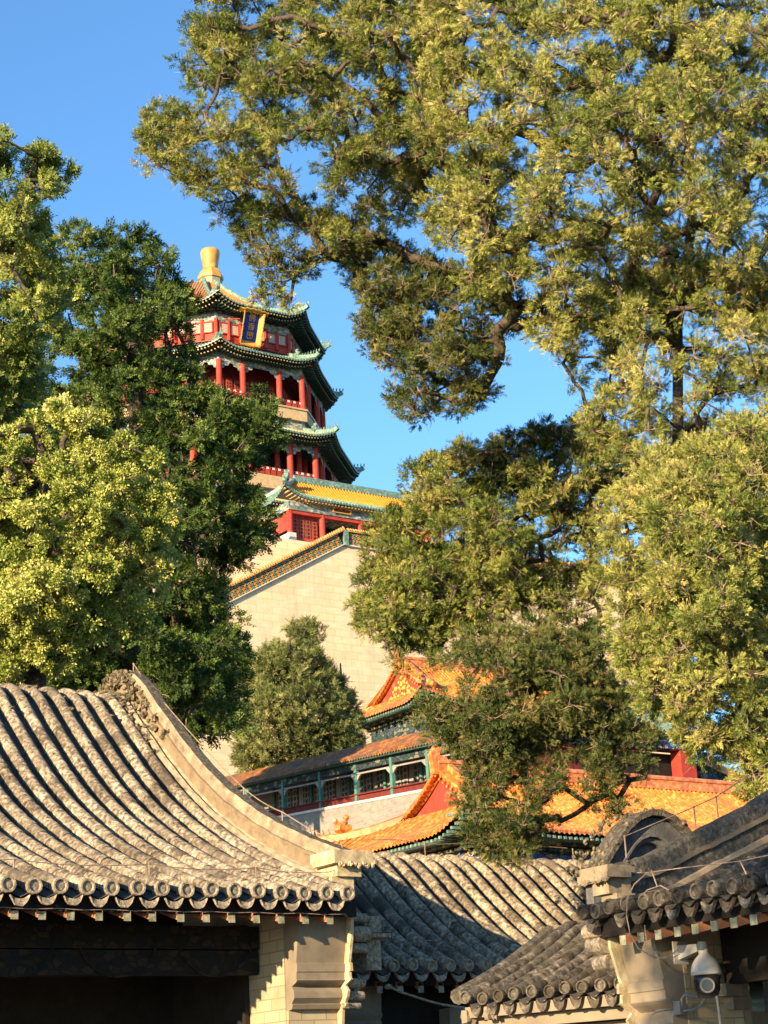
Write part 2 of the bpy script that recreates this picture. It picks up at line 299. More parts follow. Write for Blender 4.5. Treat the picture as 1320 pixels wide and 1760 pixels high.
def lerp_prof(pts):
    def f(y):
        if y <= pts[0][0]: return pts[0][1] + (y-pts[0][0])*(pts[1][1]-pts[0][1])/(pts[1][0]-pts[0][0])
        for (a, b), (c, d) in zip(pts, pts[1:]):
            if y <= c: return b + (d-b)*(y-a)/(c-a)
        return pts[-1][1]
    return f
def smooth_prof(pts, k=3):
    for _ in range(k):
        q = [pts[0]]
        for (a, b), (c, d) in zip(pts, pts[1:]): q += [(a*.75+c*.25, b*.75+d*.25), (a*.25+c*.75, b*.25+d*.75)]
        q.append(pts[-1]); pts = q
    return lerp_prof(pts)

# near grey tile roofs: each row is a run of round cover tiles with visible joints, end disc and drip tile
def near_tiles(Mx, xs, zf, ylen, r, tile, jit, name, parent, bedw, mat='grey_tile', y1f=None):
    tb = MB(Mx); bed = MB(Mx); en = MB(Mx)
    n = 9
    for x in xs:
        jx = random.uniform(-jit, jit); jz = random.uniform(-jit, jit)*0.6
        y = 0.0; ye = ylen if y1f is None else y1f(x)
        rings = []
        while y < ye:
            L = tile*random.uniform(0.94, 1.06); off = random.uniform(-jit, jit)*0.45; ro = r*random.uniform(0.96, 1.05)
            for q, rr in ((-0.02, 0.985), (0.05, 1.05), (0.5, 1.01), (0.93, 0.985), (1.02, 0.93)):
                yy = min(y+L*q, ye); rings.append((yy, x+jx+off, ro*rr))
            y += L
        vs = []
        for yy, xx, rr in rings:
            z = zf(yy)+jz; dz = (zf(yy+0.03)-zf(yy-0.03))/0.06
            nrm = Vector((0, -dz, 1)).normalized()
            for k in range(n):
                a = math.pi*(-0.12 + 1.24*k/(n-1)); vs.append(Vector((xx, yy, z)) + Vector((1, 0, 0))*math.cos(a)*rr + nrm*math.sin(a)*rr*1.08)
        fs = [(i*n+k, i*n+k+1, (i+1)*n+k+1, (i+1)*n+k) for i in range(len(rings)-1) for k in range(n-1)]
        for t in range(len(rings)//5):
            b = t*5*n; v5 = list(vs[b:b+5*n]); 
            if len(v5) < 5*n: break
            tb.add(v5, [(i*n+k, i*n+k+1, (i+1)*n+k+1, (i+1)*n+k) for i in range(4) for k in range(n-1)])
        # end disc with raised rim
        z0 = zf(0)+jz; c = Vector((x+jx+random.uniform(-.006, .006), random.uniform(-.012, .008), z0+random.uniform(-.007, .007))); m = 14
        rim = []
        for rr, yy in ((r*0.98, 0.05), (r*1.06, -0.035), (r*1.02, -0.05), (r*0.78, -0.05), (r*0.70, -0.028), (r*0.4, -0.034), (r*0.02, -0.038)):
            rim.append([c + Vector((math.cos(2*math.pi*k/m)*rr, yy, math.sin(2*math.pi*k/m)*rr)) for k in range(m)])
        vs = [p for ring in rim for p in ring]
        fs = [(i*m+k, i*m+(k+1) % m, (i+1)*m+(k+1) % m, (i+1)*m+k) for i in range(len(rim)-1) for k in range(m)]
        en.add(vs, fs)
    xs2 = [(a+b)/2 for a, b in zip(xs, xs[1:])]
    # bed of concave pan tiles
    steps = max(8, int(ylen/0.14)); gx = []
    for i, x in enumerate(xs):
        gx.append((x, -0.01))
        if i < len(xs2):
            d = xs2[i]-x
            gx += [(x+d*0.55, -0.045), (xs2[i], -0.07), (x+d*1.45, -0.045)]
    vs = []; W = len(gx)
    for j in range(steps+1):
        y = -0.02 + (ylen+0.02)*j/steps; z = zf(y) - r*0.35
        for x, dz in gx: vs.append((x, y, z+dz+(0.008 if j % 2 else 0)))
    fs = [(j*W+i, j*W+i+1, (j+1)*W+i+1, (j+1)*W+i) for j in range(steps) for i in range(W-1)]
    bed.add(vs, fs)
    # drip tiles: thick crescents hanging at the end of each pan row
    for x in xs2:
        z0 = zf(0)-r*0.35; hw = (xs[1]-xs[0])*0.37; m = 8; A = []; B = []
        jz = random.uniform(-.01, .01)
        for k in range(m+1):
            t = -1+2*k/m
            A.append((x+hw*t, -0.012, z0-0.040-0.040*(1-t*t)+jz)); B.append((x+hw*t*0.97, -0.03, z0-0.052-(0.092+random.uniform(-.005, .005))*(1-abs(t)**2.4)**0.8+jz))
        vs = A+B+[(p[0], p[1]+0.03, p[2]) for p in A]+[(p[0], p[1]+0.03, p[2]) for p in B]; q = m+1
        fs = []
        for k in range(m): fs += [(k, k+1, q+k+1, q+k), (2*q+k, 2*q+k+1, 3*q+k+1, 3*q+k), (k, k+1, 2*q+k+1, 2*q+k), (q+k, q+k+1, 3*q+k+1, 3*q+k)]
        en.add(vs, fs)
    bo = bed.build('pan_tiles', 'tile_bed', parent)
    t = tb.build(name, mat, parent, smooth=True)
    e = en.build('eave_tile_ends', {'grey_tile': 'pale_end', 'shaded_tile': 'old_tile'}.get(mat, mat), parent)
    return t

# far glazed roofs: one sloping panel with straight tile rows, clipped by its hips
def panel(mb, O, ax, ay, x0, x1, ytop, zf, up, sp, r, mi=0, mb_bed=1, seg=7, hipw=None, mi_edge=None, edge_y=0.0, ends=True, disc=True):
    O = Vector(O); ax = Vector(ax).normalized(); ay = Vector(ay).normalized()
    def pt(x, y): return O + ax*x + ay*y + Vector((0, 0, zf(y)+up(x, y)))
    nx = max(1, round((x1-x0)/sp)); s_ = (x1-x0)/nx
    gx = [x0+i*s_ for i in range(nx+1)]
    vs = []; fs = []
    for i, x in enumerate(gx):
        yt = max(ytop(x), 0.0)
        for j in range(seg+1): vs.append(pt(x, yt*j/seg) - Vector((0, 0, r*0.5)))
    for i in range(nx):
        for j in range(seg): a = i*(seg+1)+j; fs.append((a, a+seg+1, a+seg+2, a+1))
    mb.add(vs, fs, mb_bed)
    for i in range(nx):
        x = x0+(i+0.5)*s_; yt = ytop(x)
        if yt < 0.15: continue
        vs = []; k_ = 5
        for j in range(seg+1):
            y = yt*j/seg; p = pt(x, y); dz = (zf(y+.05)-zf(y-.05))/0.1; nr = (Vector((0, 0, 1))-ay*dz).normalized()
            for k in range(k_):
                a = math.pi*k/(k_-1); vs.append(p + ax*math.cos(a)*r - nr*r*0.3 + nr*math.sin(a)*r*1.3)
        for j in range(seg):
            y = yt*(j+.5)/seg; m_ = mi if (mi_edge is None or y > edge_y) else mi_edge
            b = j*k_; mb.add(vs[b:b+2*k_], [(k, k+1, k_+k+1, k_+k) for k in range(k_-1)], m_)
        if disc:
            p = pt(x, 0) - ay*0.02; q = mi_edge if mi_edge is not None else mi
            mb.add([p + ax*math.cos(2*math.pi*k/8)*r*1.15 + Vector((0, 0, math.sin(2*math.pi*k/8)*r*1.15)) for k in range(8)], [tuple(range(8))], q)
            p2 = pt(x+s_/2, 0) - ay*0.02
            mb.add([p2+ax*s_*0.42, p2-ax*s_*0.42, p2-ax*s_*0.25-Vector((0, 0, r*1.4)), p2-Vector((0, 0, r*2.0)), p2+ax*s_*0.25-Vector((0, 0, r*1.4))], [(0, 1, 2, 3, 4)], q)
    return pt
def beasts(mb, p, d, n, s, mi=0):      # little guardian figures riding the hip ridge
    for i in range(n):
        q = Vector(p) + Vector(d)*i
        mb.ball(q+Vector((0, 0, s*0.5)), s*0.42, mi, 6, 0.2, (0.8, 0.8, 1.3)); mb.ball(q+Vector((0, 0, s*1.15))-Vector(d).normalized()*s*0.15, s*0.24, mi, 6, 0.2)
mottled('pale_end', [(0.32, (0.10, 0.08, 0.055)), (0.5, (0.25, 0.205, 0.145)), (0.68, (0.44, 0.38, 0.28))], 30, 0.9, 0.7, 0.012, bscale=55)

# ------------------------------------------------------------------ ground and hill
def ground():
    mb = MB(); prof = [(-3000, -1.6), (50, -1.6), (62, 3), (75, 6), (77.5, 6), (78, 12.5), (100, 16), (120, 24), (146, 30), (200, 44), (260, 48), (420, 20), (900, 0), (4500, -5)]
    xs = [-3000, -600, -200, -80, -20, 10, 40, 56, 70, 100, 130, 160, 220, 300, 600, 1500, 4000]
    vs = [(x, y, z) for y, z in prof for x in xs]; n = len(xs)
    mb.add(vs, [(j*n+i, j*n+i+1, (j+1)*n+i+1, (j+1)*n+i) for j in range(len(prof)-1) for i in range(n-1)])
    structure(mb.build('hillside', 'earth'))
    mb = MB(); mb.add([(-30, -30, -1.59), (40, -30, -1.59), (40, 48, -1.59), (-30, 48, -1.59)], [(0, 1, 2, 3)])
    structure(mb.build('courtyard_paving', 'paving'))
ground()

# ------------------------------------------------------------------ near grey halls
RAKE = [(0.09+(a-0.09)*0.62, b*0.9) for a, b in [(0.09, -0.06), (0.09, 0.05), (0.13, 0.085), (0.19, 0.09), (0.24, 0.06), (0.27, 0.065), (0.33, 0.075), (0.34, 0.20), (0.30, 0.205), (0.30, 0.245), (0.345, 0.25), (0.35, 0.34), (0.38, 0.385), (0.60, 0.385), (0.64, 0.33), (0.64, -0.10)]]
RAKEM = ['plaster', 'plaster', 'pale_plaster', 'pale_plaster', 'plaster', 'pale_plaster', 'tan_plaster', 'tan_plaster', 'tan_plaster', 'tan_plaster', 'plaster', 'plaster', 'dark_cap', 'dark_cap', 'dark_cap', 'plaster']
def near_hall(root, Mx, xs, zf, ylen, r, tile, rake=None, mat='grey_tile', pier=None, raf_sp=0.27, rake_mats=None, block=(0.35, 0.78), zc=0.0, bh=0.115, bw=0.46, corner=False, rmat='plaster'):
    near_tiles(Mx, xs, zf, ylen, r, tile, 0.0035, 'roof_tiles', root, 0, mat)
    x0, x1 = xs[0]-0.1, xs[-1]+0.1
    if rake:
        mats = ['plaster', 'pale_plaster', 'dark_cap', 'tan_plaster']; rm = [mats.index(m) for m in (rake_mats or RAKEM)]
        mb = MB(Mx); pts = []
        y = rake[0]
        while y < rake[1]: pts.append((x1-0.1+random.uniform(-.003, .003), y, zf(y)+random.uniform(-.006, .006))); y += 0.11
        mb.sweep(pts, RAKE, (1, 0, 0), rm)
        for k in range(60):                                   # crumbled mortar and moss along the cap
            y = random.uniform(*rake); mb.ball((x1-0.1+random.uniform(.26, .40), y, zf(y)+0.345), random.uniform(.012, .03), 2, 6, 0.4, (1, 1.6, .6))
        rk = mb.build('gable_ridge', mats, root)
        mb = MB(Mx); a, b = block
        z = zf(a)+0.26
        mb.box(x1+0.0, x1+bw, a-0.02, b, z+0.02, z+bh); mb.box(x1-0.01, x1+bw+.01, a-0.04, b-.05, z-0.02, z+0.018)
        mb.box(x1+0.06, x1+bw*.75, a+0.03, b, z-0.14, z-0.022); mb.box(x1+0.02, x1+bw*.6, a+0.07, b, z-0.34, z-0.14)
        for k in range(22): mb.ball((x1+random.uniform(0, bw), a-0.03, z-0.02+random.uniform(-.02, .0)), random.uniform(.012, .026), 0, 6, 0.4)
        for k in range(24): mb.ball((x1+random.uniform(0, bw), random.uniform(a, b), z+bh), random.uniform(.01, .02), 1, 6, 0.4, (1, 1, .5))
        mb.build('ridge_end_block', ['plaster', 'dark_cap'] if corner else ['pale_plaster', 'dark_cap'], rk)
        # turned corner tiles below the block
        if corner: near_tiles(Mx @ Matrix.Translation((xs[-1]+(xs[1]-xs[0]), 0.02, 0)), [0.0, (xs[1]-xs[0])*0.9], zf, 0.42, r, tile, 0.006, 'corner_tiles', root, 0, mat)
    # board behind the drip tiles and the flying rafters
    mb = MB(Mx); z = zf(0); xe = x1+((0.30 if corner else 0.08) if rake else 0)
    mb.box(x0, xe, 0.10, 0.13, z-0.20, z-0.06)
    mb.quad((x0, 0.10, z-0.205), (xe, 0.10, z-0.205), (xe, 1.2, zf(1.2)-0.24), (x0, 1.2, zf(1.2)-0.24))
    mb.quad((x0, 1.2, zf(1.2)-0.24), (xe, 1.2, zf(1.2)-0.24), (xe, 1.2, -1.6), (x0, 1.2, -1.6), 0) if False else None
    mb.build('eave_board', 'dark_wood', root)
    x = x0+0.2
    while x < x1-0.05:
        mb = MB(Mx); s = 0.036; j = random.uniform(-.012, .012); zc0 = z-0.245
        vs = []
        for yy in (0.06, 0.95):
            zz_ = zc0 + (zf(yy)-z)*0.9 - (0 if yy < .5 else 0.0)
            vs += [(x+j-s, yy, zz_-s), (x+j+s, yy, zz_-s), (x+j+s, yy, zz_+s), (x+j-s, yy, zz_+s)]
        mb.add(vs, [(0, 1, 5, 4), (1, 2, 6, 5), (2, 3, 7, 6), (3, 0, 4, 7), (4, 5, 6, 7)], 0)
        mb.add([(x+j-s, 0.058, zc0-s), (x+j+s, 0.058, zc0-s), (x+j+s, 0.058, zc0+s), (x+j-s, 0.058, zc0+s)], [(0, 1, 2, 3)], 1)
        mb.build('rafter', ['rafter_wood', 'rafter_face'], root); x += raf_sp
def local(P, Mi): return Mi @ P
def corbel(root, Mx, xa, xb, zs, ys, back, strip=True, side=None, bricks='pier_brick'):
    """zs/ys: heights and setbacks of the stepped cornice front, from top to bottom"""
    P = list(zip(ys, zs)); mb = MB(Mx)
    poly = [(xa, y, z) for y, z in P] + [(xa, P[-1][0], -1.6), (xa, back, -1.6), (xa, back, zs[0])]
    front = []
    mb2 = MB(Mx)
    # panel and mouldings as one carved stack
    for k in range(len(P)-1):
        (y0, z0), (y1, z1) = P[k], P[k+1]
        if z0-z1 < 0.004: continue
        mb.add([(xa, y0, z0), (xb, y0, z0), (xb, y1, z1), (xa, y1, z1), (xa, back, z0), (xb, back, z0), (xb, back, z1), (xa, back, z1)],
               [(0, 1, 2, 3), (0, 3, 7, 4), (1, 5, 6, 2), (4, 7, 6, 5), (0, 4, 5, 1), (3, 2, 6, 7)], 0)
    mb.build('corbel', 'smooth_brick', root)
    y, z = P[-1]; mb2.box(xa-0.001, xb-0.001, y+0.012, back+0.002, -1.6, z-0.001); mb2.build('brick_pier', bricks, root)
    # inner brick face of the pier, flush behind the corbel
    mb3 = MB(Mx); mb3.box(xa-0.012, xa-0.002, P[-1][0]+0.05, back-0.1, -1.6, zs[0]-0.02); mb3.build('pier_side', bricks, root)
    if strip:
        mb4 = MB(Mx)
        pl = [(xb+0.004, y-0.085-0.012*math.sin(i*2.1), z) for i, (y, z) in enumerate(P)] + [(xb+0.004, P[-1][0]-0.05, zs[-1]-0.25), (xb+0.004, P[-1][0]-0.02, -1.6), (xb+0.004, P[-1][0]+0.1, -1.6)] + [(xb+0.004, y+0.05, z) for y, z in P[::-1]]
        n = len(pl); vs = pl + [(a+0.03, b, c) for a, b, c in pl]; h = n//2
        mb4.add(vs, [(i, i+1, n-2-i, n-1-i) for i in range(h-1)] + [(n+i, n+i+1, 2*n-2-i, 2*n-1-i) for i in range(h-1)] + [(i, (i+1) % n, n+(i+1) % n, n+i) for i in range(n)])
        mb4.build('gable_edge_board', 'pale_plaster', root)
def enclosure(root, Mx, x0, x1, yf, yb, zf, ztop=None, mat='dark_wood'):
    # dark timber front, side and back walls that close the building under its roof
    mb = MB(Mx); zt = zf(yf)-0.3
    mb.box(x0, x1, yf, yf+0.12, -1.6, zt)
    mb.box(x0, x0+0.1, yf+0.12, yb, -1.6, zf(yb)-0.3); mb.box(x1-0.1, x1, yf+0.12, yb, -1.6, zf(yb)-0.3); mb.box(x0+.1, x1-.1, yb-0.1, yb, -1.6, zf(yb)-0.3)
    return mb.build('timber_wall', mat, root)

# left hall
LX, LY = 10.0, 15.26
zfL = smooth_prof([(0, 2.07), (0.9, 2.345), (2.1, 2.82), (3.34, 3.52), (4.6, 4.60), (5.0, 5.0), (5.35, 5.15), (5.8, 5.10), (6.3, 4.7), (7.6, 3.6), (9.5, 2.5)], 2)
MXL = Matrix.Translation((LX, LY, 0))
hl = thing('tile_roofed_hall', (LX, LY, -1.6), 'large grey tile-roofed hall filling the lower left, its curved roof rows lit by the sun', 'hall')
near_hall(hl, MXL, [-0.25*i for i in range(42)][::-1], zfL, 9.5, 0.070, 0.23, rake=(0.5, 8.5), zc=0)
mb = MB(MXL)
for k in range(420):                                    # moss and crumbled mortar over the rolled ridge
    i = random.randint(-41, 0); y = random.uniform(4.55, 6.0); 
    mb.ball((i*0.25+random.uniform(-.06, .06), y, zfL(y)+0.065), random.uniform(.012, .04), 0, 6, 0.5, (1, 1.5, .7))
for k in range(520):
    y = 5.3+random.triangular(-1.35, .9, 0); dx = random.uniform(.05, .48)
    hgt = 0.05 if dx < .16 else (random.uniform(.05, .32) if dx < .24 else .33)
    mb.ball((dx, y, zfL(y)+hgt), random.uniform(.018, .05), 0, 6, 0.5, (1, 1.3, .9))
mb.build('ridge_moss', 'moss', hl)['kind'] = 'stuff'
py = LY+0.30
xa = at(512, 1620, Y=py).x-LX; xb = at(594, 1620, Y=py).x-LX
zP = [1.95, 1.74, 1.455, 1.445, 1.37, 1.365, 1.30, 1.29, 1.27, 1.24, 1.19, 1.13, 1.08, 1.07, 1.03, 1.02]
yP = [0.27, 0.29, 0.345, 0.330, 0.335, 0.345, 0.35, 0.335, 0.36, 0.44, 0.40, 0.40, 0.45, 0.43, 0.45, 0.50]
corbel(hl, MXL, xa, xb, zP, yP, 1.35)
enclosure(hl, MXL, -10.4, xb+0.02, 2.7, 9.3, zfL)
mb = MB(MXL); mb.box(xa+0.05, xb-0.02, 1.36, 9.2, -1.6, zfL(1.4)-0.3); 
mb.add([(xb-.03, y, zfL(y)-0.1) for y in (1.36, 3, 4.5, 5.35, 6.3, 7.6, 9.2)] + [(xb-.03, 9.2, -1.6), (xb-.03, 1.36, -1.6)], [tuple(range(9))])
mb.build('gable_wall', 'grey_brick', hl)
mb = MB(MXL); mb.box(xa-.07, xa-.02, 1.22, 2.7, -1.6, 1.9); mb.build('inner_panel', 'dark_wood', hl)
mb = MB(MXL); mb.box(-10.3, xa-0.03, 0.98, 1.12, 1.64, 1.86, 0); mb.box(-10.3, xa-0.03, 1.0, 1.14, 1.40, 1.63, 1)
for k in range(9):
    x = -0.9-k*1.05; mb.tube([(x+math.cos(a)*0.42, 0.975, 1.78+math.sin(a)*0.40) for a in [math.pi+math.pi*j/12 for j in range(13)]], 0.012, 4, 2)
mb.build('painted_beam', ['painted_dim', 'painted_dim', 'painted_dim'], hl)
mb = MB(MXL)
for k in range(24):
    x = xa-0.5-k*0.42; mb.box(x-0.16, x+0.16, 2.63, 2.68, -1.5, 0.95)
    for j in range(4): mb.box(x-0.14+j*.08, x-0.125+j*.08, 2.60, 2.63, -0.3, 0.9)
mb.build('door_leaves', 'dark_red', hl)
# lightning wire on short posts along the rake and across the slope
def wire(root, posts, mb_pts, r=0.006, name='lightning_wire'):
    mb = MB(); mb.tube(mb_pts, r, 5); wv = mb.build(name, 'rust_wire', root)
    for a, b in posts:
        m2 = MB(); m2.tube([a, b], r*1.3, 6); m2.ball(b, r*2.2, 0, 6); m2.build('wire_post', 'rust_wire', wv)
def rk(y, h=0.34, x=0.38): return Vector((LX+x, LY+y, zfL(y)+h))
ys_ = [5.2, 4.35, 2.55, 1.75]
P_ = [rk(y) for y in ys_]; Q_ = [p+Vector((0, 0, 0.13)) for p in P_]
pts = []
for a, b in zip(Q_, Q_[1:]):
    for k in range(7): t = k/7; pts.append(a.lerp(b, t)-Vector((0, 0, 0.10*t*(1-t))))
pts += [Q_[-1], rk(1.2, 0.42), rk(0.7, 0.40)]
wire(hl, list(zip(P_, Q_)), pts)
pts = []
px_ = [-4.6, -3.25, -1.9, -0.75, 0.25]
for a, b in zip(px_, px_[1:]):
    for k in range(6): t = k/6; pts.append(Vector((LX+a+(b-a)*t, LY+0.42, zfL(0.42)+0.16-0.14*t*(1-t))))
pts.append(Vector((LX+0.3, LY+0.42, zfL(0.42)+0.2))); pts.append(Vector((LX+0.36, LY+0.6, zfL(0.6)+0.42)))
wire(hl, [(Vector((LX+a, LY+0.42, zfL(.42)+.05)), Vector((LX+a, LY+0.42, zfL(.42)+.16))) for a in px_[1:4]], pts, 0.005)
mb = MB(); z = 1.885; mb.tube([(LX-5+k*0.25, LY+0.03, z-0.01*(k % 2)) for k in range(21)], 0.004, 4); mb.build('eave_cable', 'rust_wire', hl)

# round side tiles stacked down the outer edge of the left gable
mb = MB()
for (x, y, rr) in [(606, 1578, .045), (609, 1606, .078), (604, 1630, .05), (600, 1690, .05), (599, 1712, .045), (594, 1729, .032)]:
    mb = MB(); c = at(x, y, Y=LY+0.42); mb.tube([c+Vector((-.05, -.02, 0)), c+Vector((0.0, -.025, 0)), c+Vector((.16, .0, 0))], [rr*.9, rr, rr], 14)
    mb.build('side_tile', 'pale_end', hl, smooth=False)

# middle hall
MXm = Matrix.Translation((11.05, 16.80, 0))
zfM = smooth_prof([(0, 1.54), (0.6, 1.86), (1.25, 2.34), (1.8, 2.82), (2.1, 3.02), (2.35, 3.06), (2.7, 2.92), (3.4, 2.4), (4.4, 1.8)], 2)
hm = thing('tile_roofed_hall', (11.05, 16.8, -1.6), 'smaller grey tile roof between the two halls, half in blue shadow and half in sun', 'hall')
near_hall(hm, MXm, [0.25*i for i in range(24)], zfM, 4.4, 0.066, 0.22)
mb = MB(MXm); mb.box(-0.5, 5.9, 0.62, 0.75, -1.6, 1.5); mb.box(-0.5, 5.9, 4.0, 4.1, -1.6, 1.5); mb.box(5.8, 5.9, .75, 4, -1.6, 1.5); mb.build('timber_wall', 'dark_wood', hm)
a = at(584, 1730, Y=17.2).x-11.05; b = at(648, 1730, Y=17.2).x-11.05
zz2 = [1.38, 1.08, 1.05, 1.0, 0.97, 0.9]; yy2 = [0.30, 0.32, 0.30, 0.34, 0.32, 0.36]
corbel(hm, MXm, a, b, zz2, yy2, 0.6, strip=False)
a = at(768, 1740, Y=17.25).x-11.05; b = at(803, 1740, Y=17.25).x-11.05
mb = MB(MXm); mb.box(a, b+0.4, 0.4, 0.6, -1.6, 1.12); mb.build('side_pier', 'smooth_brick', hm)
mb = MB()
c = at(640, 1592, Y=15.7); mb.box(c.x-.09, c.x+.11, c.y, c.y+.35, c.z-.06, c.z+.10); mb.tube([c+Vector((0, -.03, 0)), c+Vector((0, .25, 0))], 0.066, 14)
mb.tube([c+Vector((0, -.035, 0)), c+Vector((0, -.03, 0))], 0.045, 14)
mb.box(c.x-.10, c.x+.20, c.y-.03, c.y+.2, c.z-.11, c.z-.07); mb.box(c.x-.05, c.x+.12, c.y+.05, c.y+.3, c.z-.42, c.z-.11)
mb.build('corner_tile_stub', 'pale_end', hm)
pts = [at(x, y, Y=16.95) for x, y in ((700, 1622), (728, 1616), (760, 1618), (800, 1630))]
wire(hm, [(at(729, 1647, Y=16.95), at(728, 1616, Y=16.95))], pts, 0.005)
pts = [at(x, y, Y=16.9) for x, y in ((820, 1662), (880, 1650), (940, 1625), (985, 1608), (1035, 1588))]
wire(hm, [(at(833, 1690, Y=16.7), at(828, 1655, Y=16.7)), (at(948, 1655, Y=16.9), at(938, 1624, Y=16.9))], pts, 0.005)
zr = 3.09
pts = [Vector((12.9+i*0.35, 19.1, zr+0.17+0.02*math.sin(i*1.7))) for i in range(10)]
wire(hm, [(Vector((at(x, 1470, Y=19.1).x, 19.1, zr-.03)), Vector((at(x, 1470, Y=19.1).x, 19.1, zr+0.17))) for x in (731, 985)], pts, 0.005)
# bundled ropes under the eave of the middle hall
mb = MB(); rp = [at(x, y, Y=16.5) for x, y in ((668, 1696), (690, 1706), (715, 1714), (740, 1722), (765, 1728), (800, 1733))]
mb.tube(rp, 0.010, 6); mb.tube([p+Vector((0, 0.01, 0.012)) for p in rp], 0.006, 5)
mb.ball(rp[0], 0.035, 0, 6, .2, (1.6, 1, .8))
tag(mb.build('rope', 'pale_end'), 'pale rope strung under the eave of the half-shaded grey roof', 'rope')

# small low roof turned towards the west
ed = (hr*0.8-hf*0.6).normalized(); ud = (hr*0.6+hf*0.8).normalized(); P0 = at(806, 1716, D=16.2)
Ms = Matrix(((ed.x, ud.x, 0, P0.x), (ed.y, ud.y, 0, P0.y), (0, 0, 1, P0.z), (0, 0, 0, 1)))
hs = thing('gate_roof', (P0.x, P0.y, -1.6), 'small weathered gate roof with mossy tile rows, low at the bottom between two grey halls', 'gate')
zfS = smooth_prof([(0, 0), (0.5, 0.16), (1.1, 0.40), (1.55, 0.62), (1.75, 0.68), (2.0, 0.64), (2.6, 0.4)], 2)
near_tiles(Ms, [0.165*i for i in range(15)], zfS, 2.5, 0.052, 0.15, 0.014, 'roof_tiles', hs, 0, 'old_tile')
mb = MB(Ms); mb.box(-0.06, 2.4, 0.02, 0.30, -0.16, -0.07); mb.box(0.0, 2.4, 0.12, 0.42, -0.26, -0.165); mb.box(0.1, 2.3, 0.25, 2.3, -1.6-P0.z, -0.27)
for k in range(30): mb.ball((random.uniform(-.1, .5), random.uniform(-.05, .3), -0.12+random.uniform(-.05, .03)), random.uniform(.02, .06), 0, 6, .4)
mb.build('gate_wall', 'smooth_brick', hs)
mb = MB(Ms); mb.tube([(-0.10, y, zfS(y)+0.03) for y in (-.03, .3, .6, .9, 1.2, 1.5)], 0.07, 8); mb.build('rake_edge', 'old_tile', hs)

# right hall, facing west
RX, RY = 9.63, 10.97
MXR = Matrix(((0, 1, 0, RX), (1, 0, 0, RY), (0, 0, 1, 0), (0, 0, 0, 1)))
zfR = smooth_prof([(0, 1.44), (0.5, 1.50), (0.83, 1.58), (1.2, 1.74), (1.6, 1.88), (2.2, 2.12), (2.9, 2.5), (3.5, 2.95), (3.8, 3.05), (4.2, 3.0), (4.8, 2.6), (6, 1.9)], 2)
hR = thing('tile_roofed_hall', (RX, RY, -1.6), 'grey tile-roofed hall at the lower right with a dome camera under its eave', 'hall')
near_hall(hR, MXR, [-0.19*i for i in range(30)][::-1], zfR, 6, 0.058, 0.2, rake=(0.3, 5.5), mat='shaded_tile', raf_sp=0.2, rake_mats=['tan_plaster', 'tan_plaster', 'plaster', 'tan_plaster', 'tan_plaster', 'dark_cap', 'dark_cap', 'dark_cap', 'tan_plaster', 'dark_cap', 'dark_cap', 'dark_cap', 'dark_cap', 'dark_cap', 'dark_cap', 'plaster'], block=(0.08, 0.34), bh=0.075, bw=0.34, corner=True)  # roof and ridge bands use darker materials, with the tree shade painted in
xb = at(1068, 1625, X=RX+0.27).y-RY; xa = at(1128, 1625, X=RX+0.27).y-RY
zR0 = [1.30, 1.16, 0.90, 0.89, 0.82, 0.815, 0.75, 0.74, 0.72, 0.67, 0.62, 0.57, 0.53, 0.52, 0.47, 0.46]
corbel(hR, MXR, xa, xb, zR0, [y-0.03 for y in yP], 1.2, strip=True, bricks='pier_brick')
enclosure(hR, MXR, -5.6, xb, 2.2, 5.8, zfR)
mb = MB(MXR); mb.box(-5.5, xa-0.03, 0.92, 1.05, 0.85, 1.35); mb.build('beam', 'dark_wood', hR)
mb = MB(MXR)
for j, (y, z, rr) in enumerate([(0.10, 1.30, .06), (0.14, 1.20, .075), (0.18, 1.06, .06)]):
    mb = MB(MXR); mb.tube([(xb+0.03, y, z), (xb+0.2, y, z)], rr, 12); mb.build('side_tile', 'pale_end', hR)
xr = lambda y: (RX+y, RY+0.42, zfR(y)+0.38)
posts = [(Vector(xr(y)), Vector(xr(y))+Vector((0, 0, .17))) for y in (0.55, 1.35, 1.62)]
wire(hR, posts, [p[1] for p in posts]+[Vector(xr(2.4))+Vector((0, 0, .22))], 0.005)
pts = [at(x, y, X=RX+0.5) for x, y in ((1076, 1500), (1110, 1500), (1170, 1492), (1272, 1480), (1330, 1468))]
wire(hR, [(at(1130, 1525, X=RX+0.35), at(1120, 1497, X=RX+0.35)), (at(1283, 1503, X=RX+0.5), at(1272, 1480, X=RX+0.5))], pts, 0.004)
mb = MB()
lp = [(1110, 1502), (1090, 1520), (1078, 1545), (1077, 1575), (1083, 1605), (1097, 1630), (1125, 1646), (1150, 1645), (1165, 1632)]
mb.tube([at(x, y, X=RX-0.08) for x, y in lp], 0.005, 5)
lp = [(1108, 1590), (1112, 1625), (1125, 1645), (1150, 1650), (1168, 1640)]
mb.tube([at(x, y, X=RX-0.02) for x, y in lp], 0.0035, 5)
lp = [(1100, 1545), (1112, 1530), (1135, 1522), (1150, 1530)]
mb.tube([at(x, y, X=RX-0.02) for x, y in lp], 0.005, 5)
tag(mb.build('hanging_cable', 'rust_wire'), 'thin cable looping down from the right-hand grey eave past its corbelled pier', 'cable')

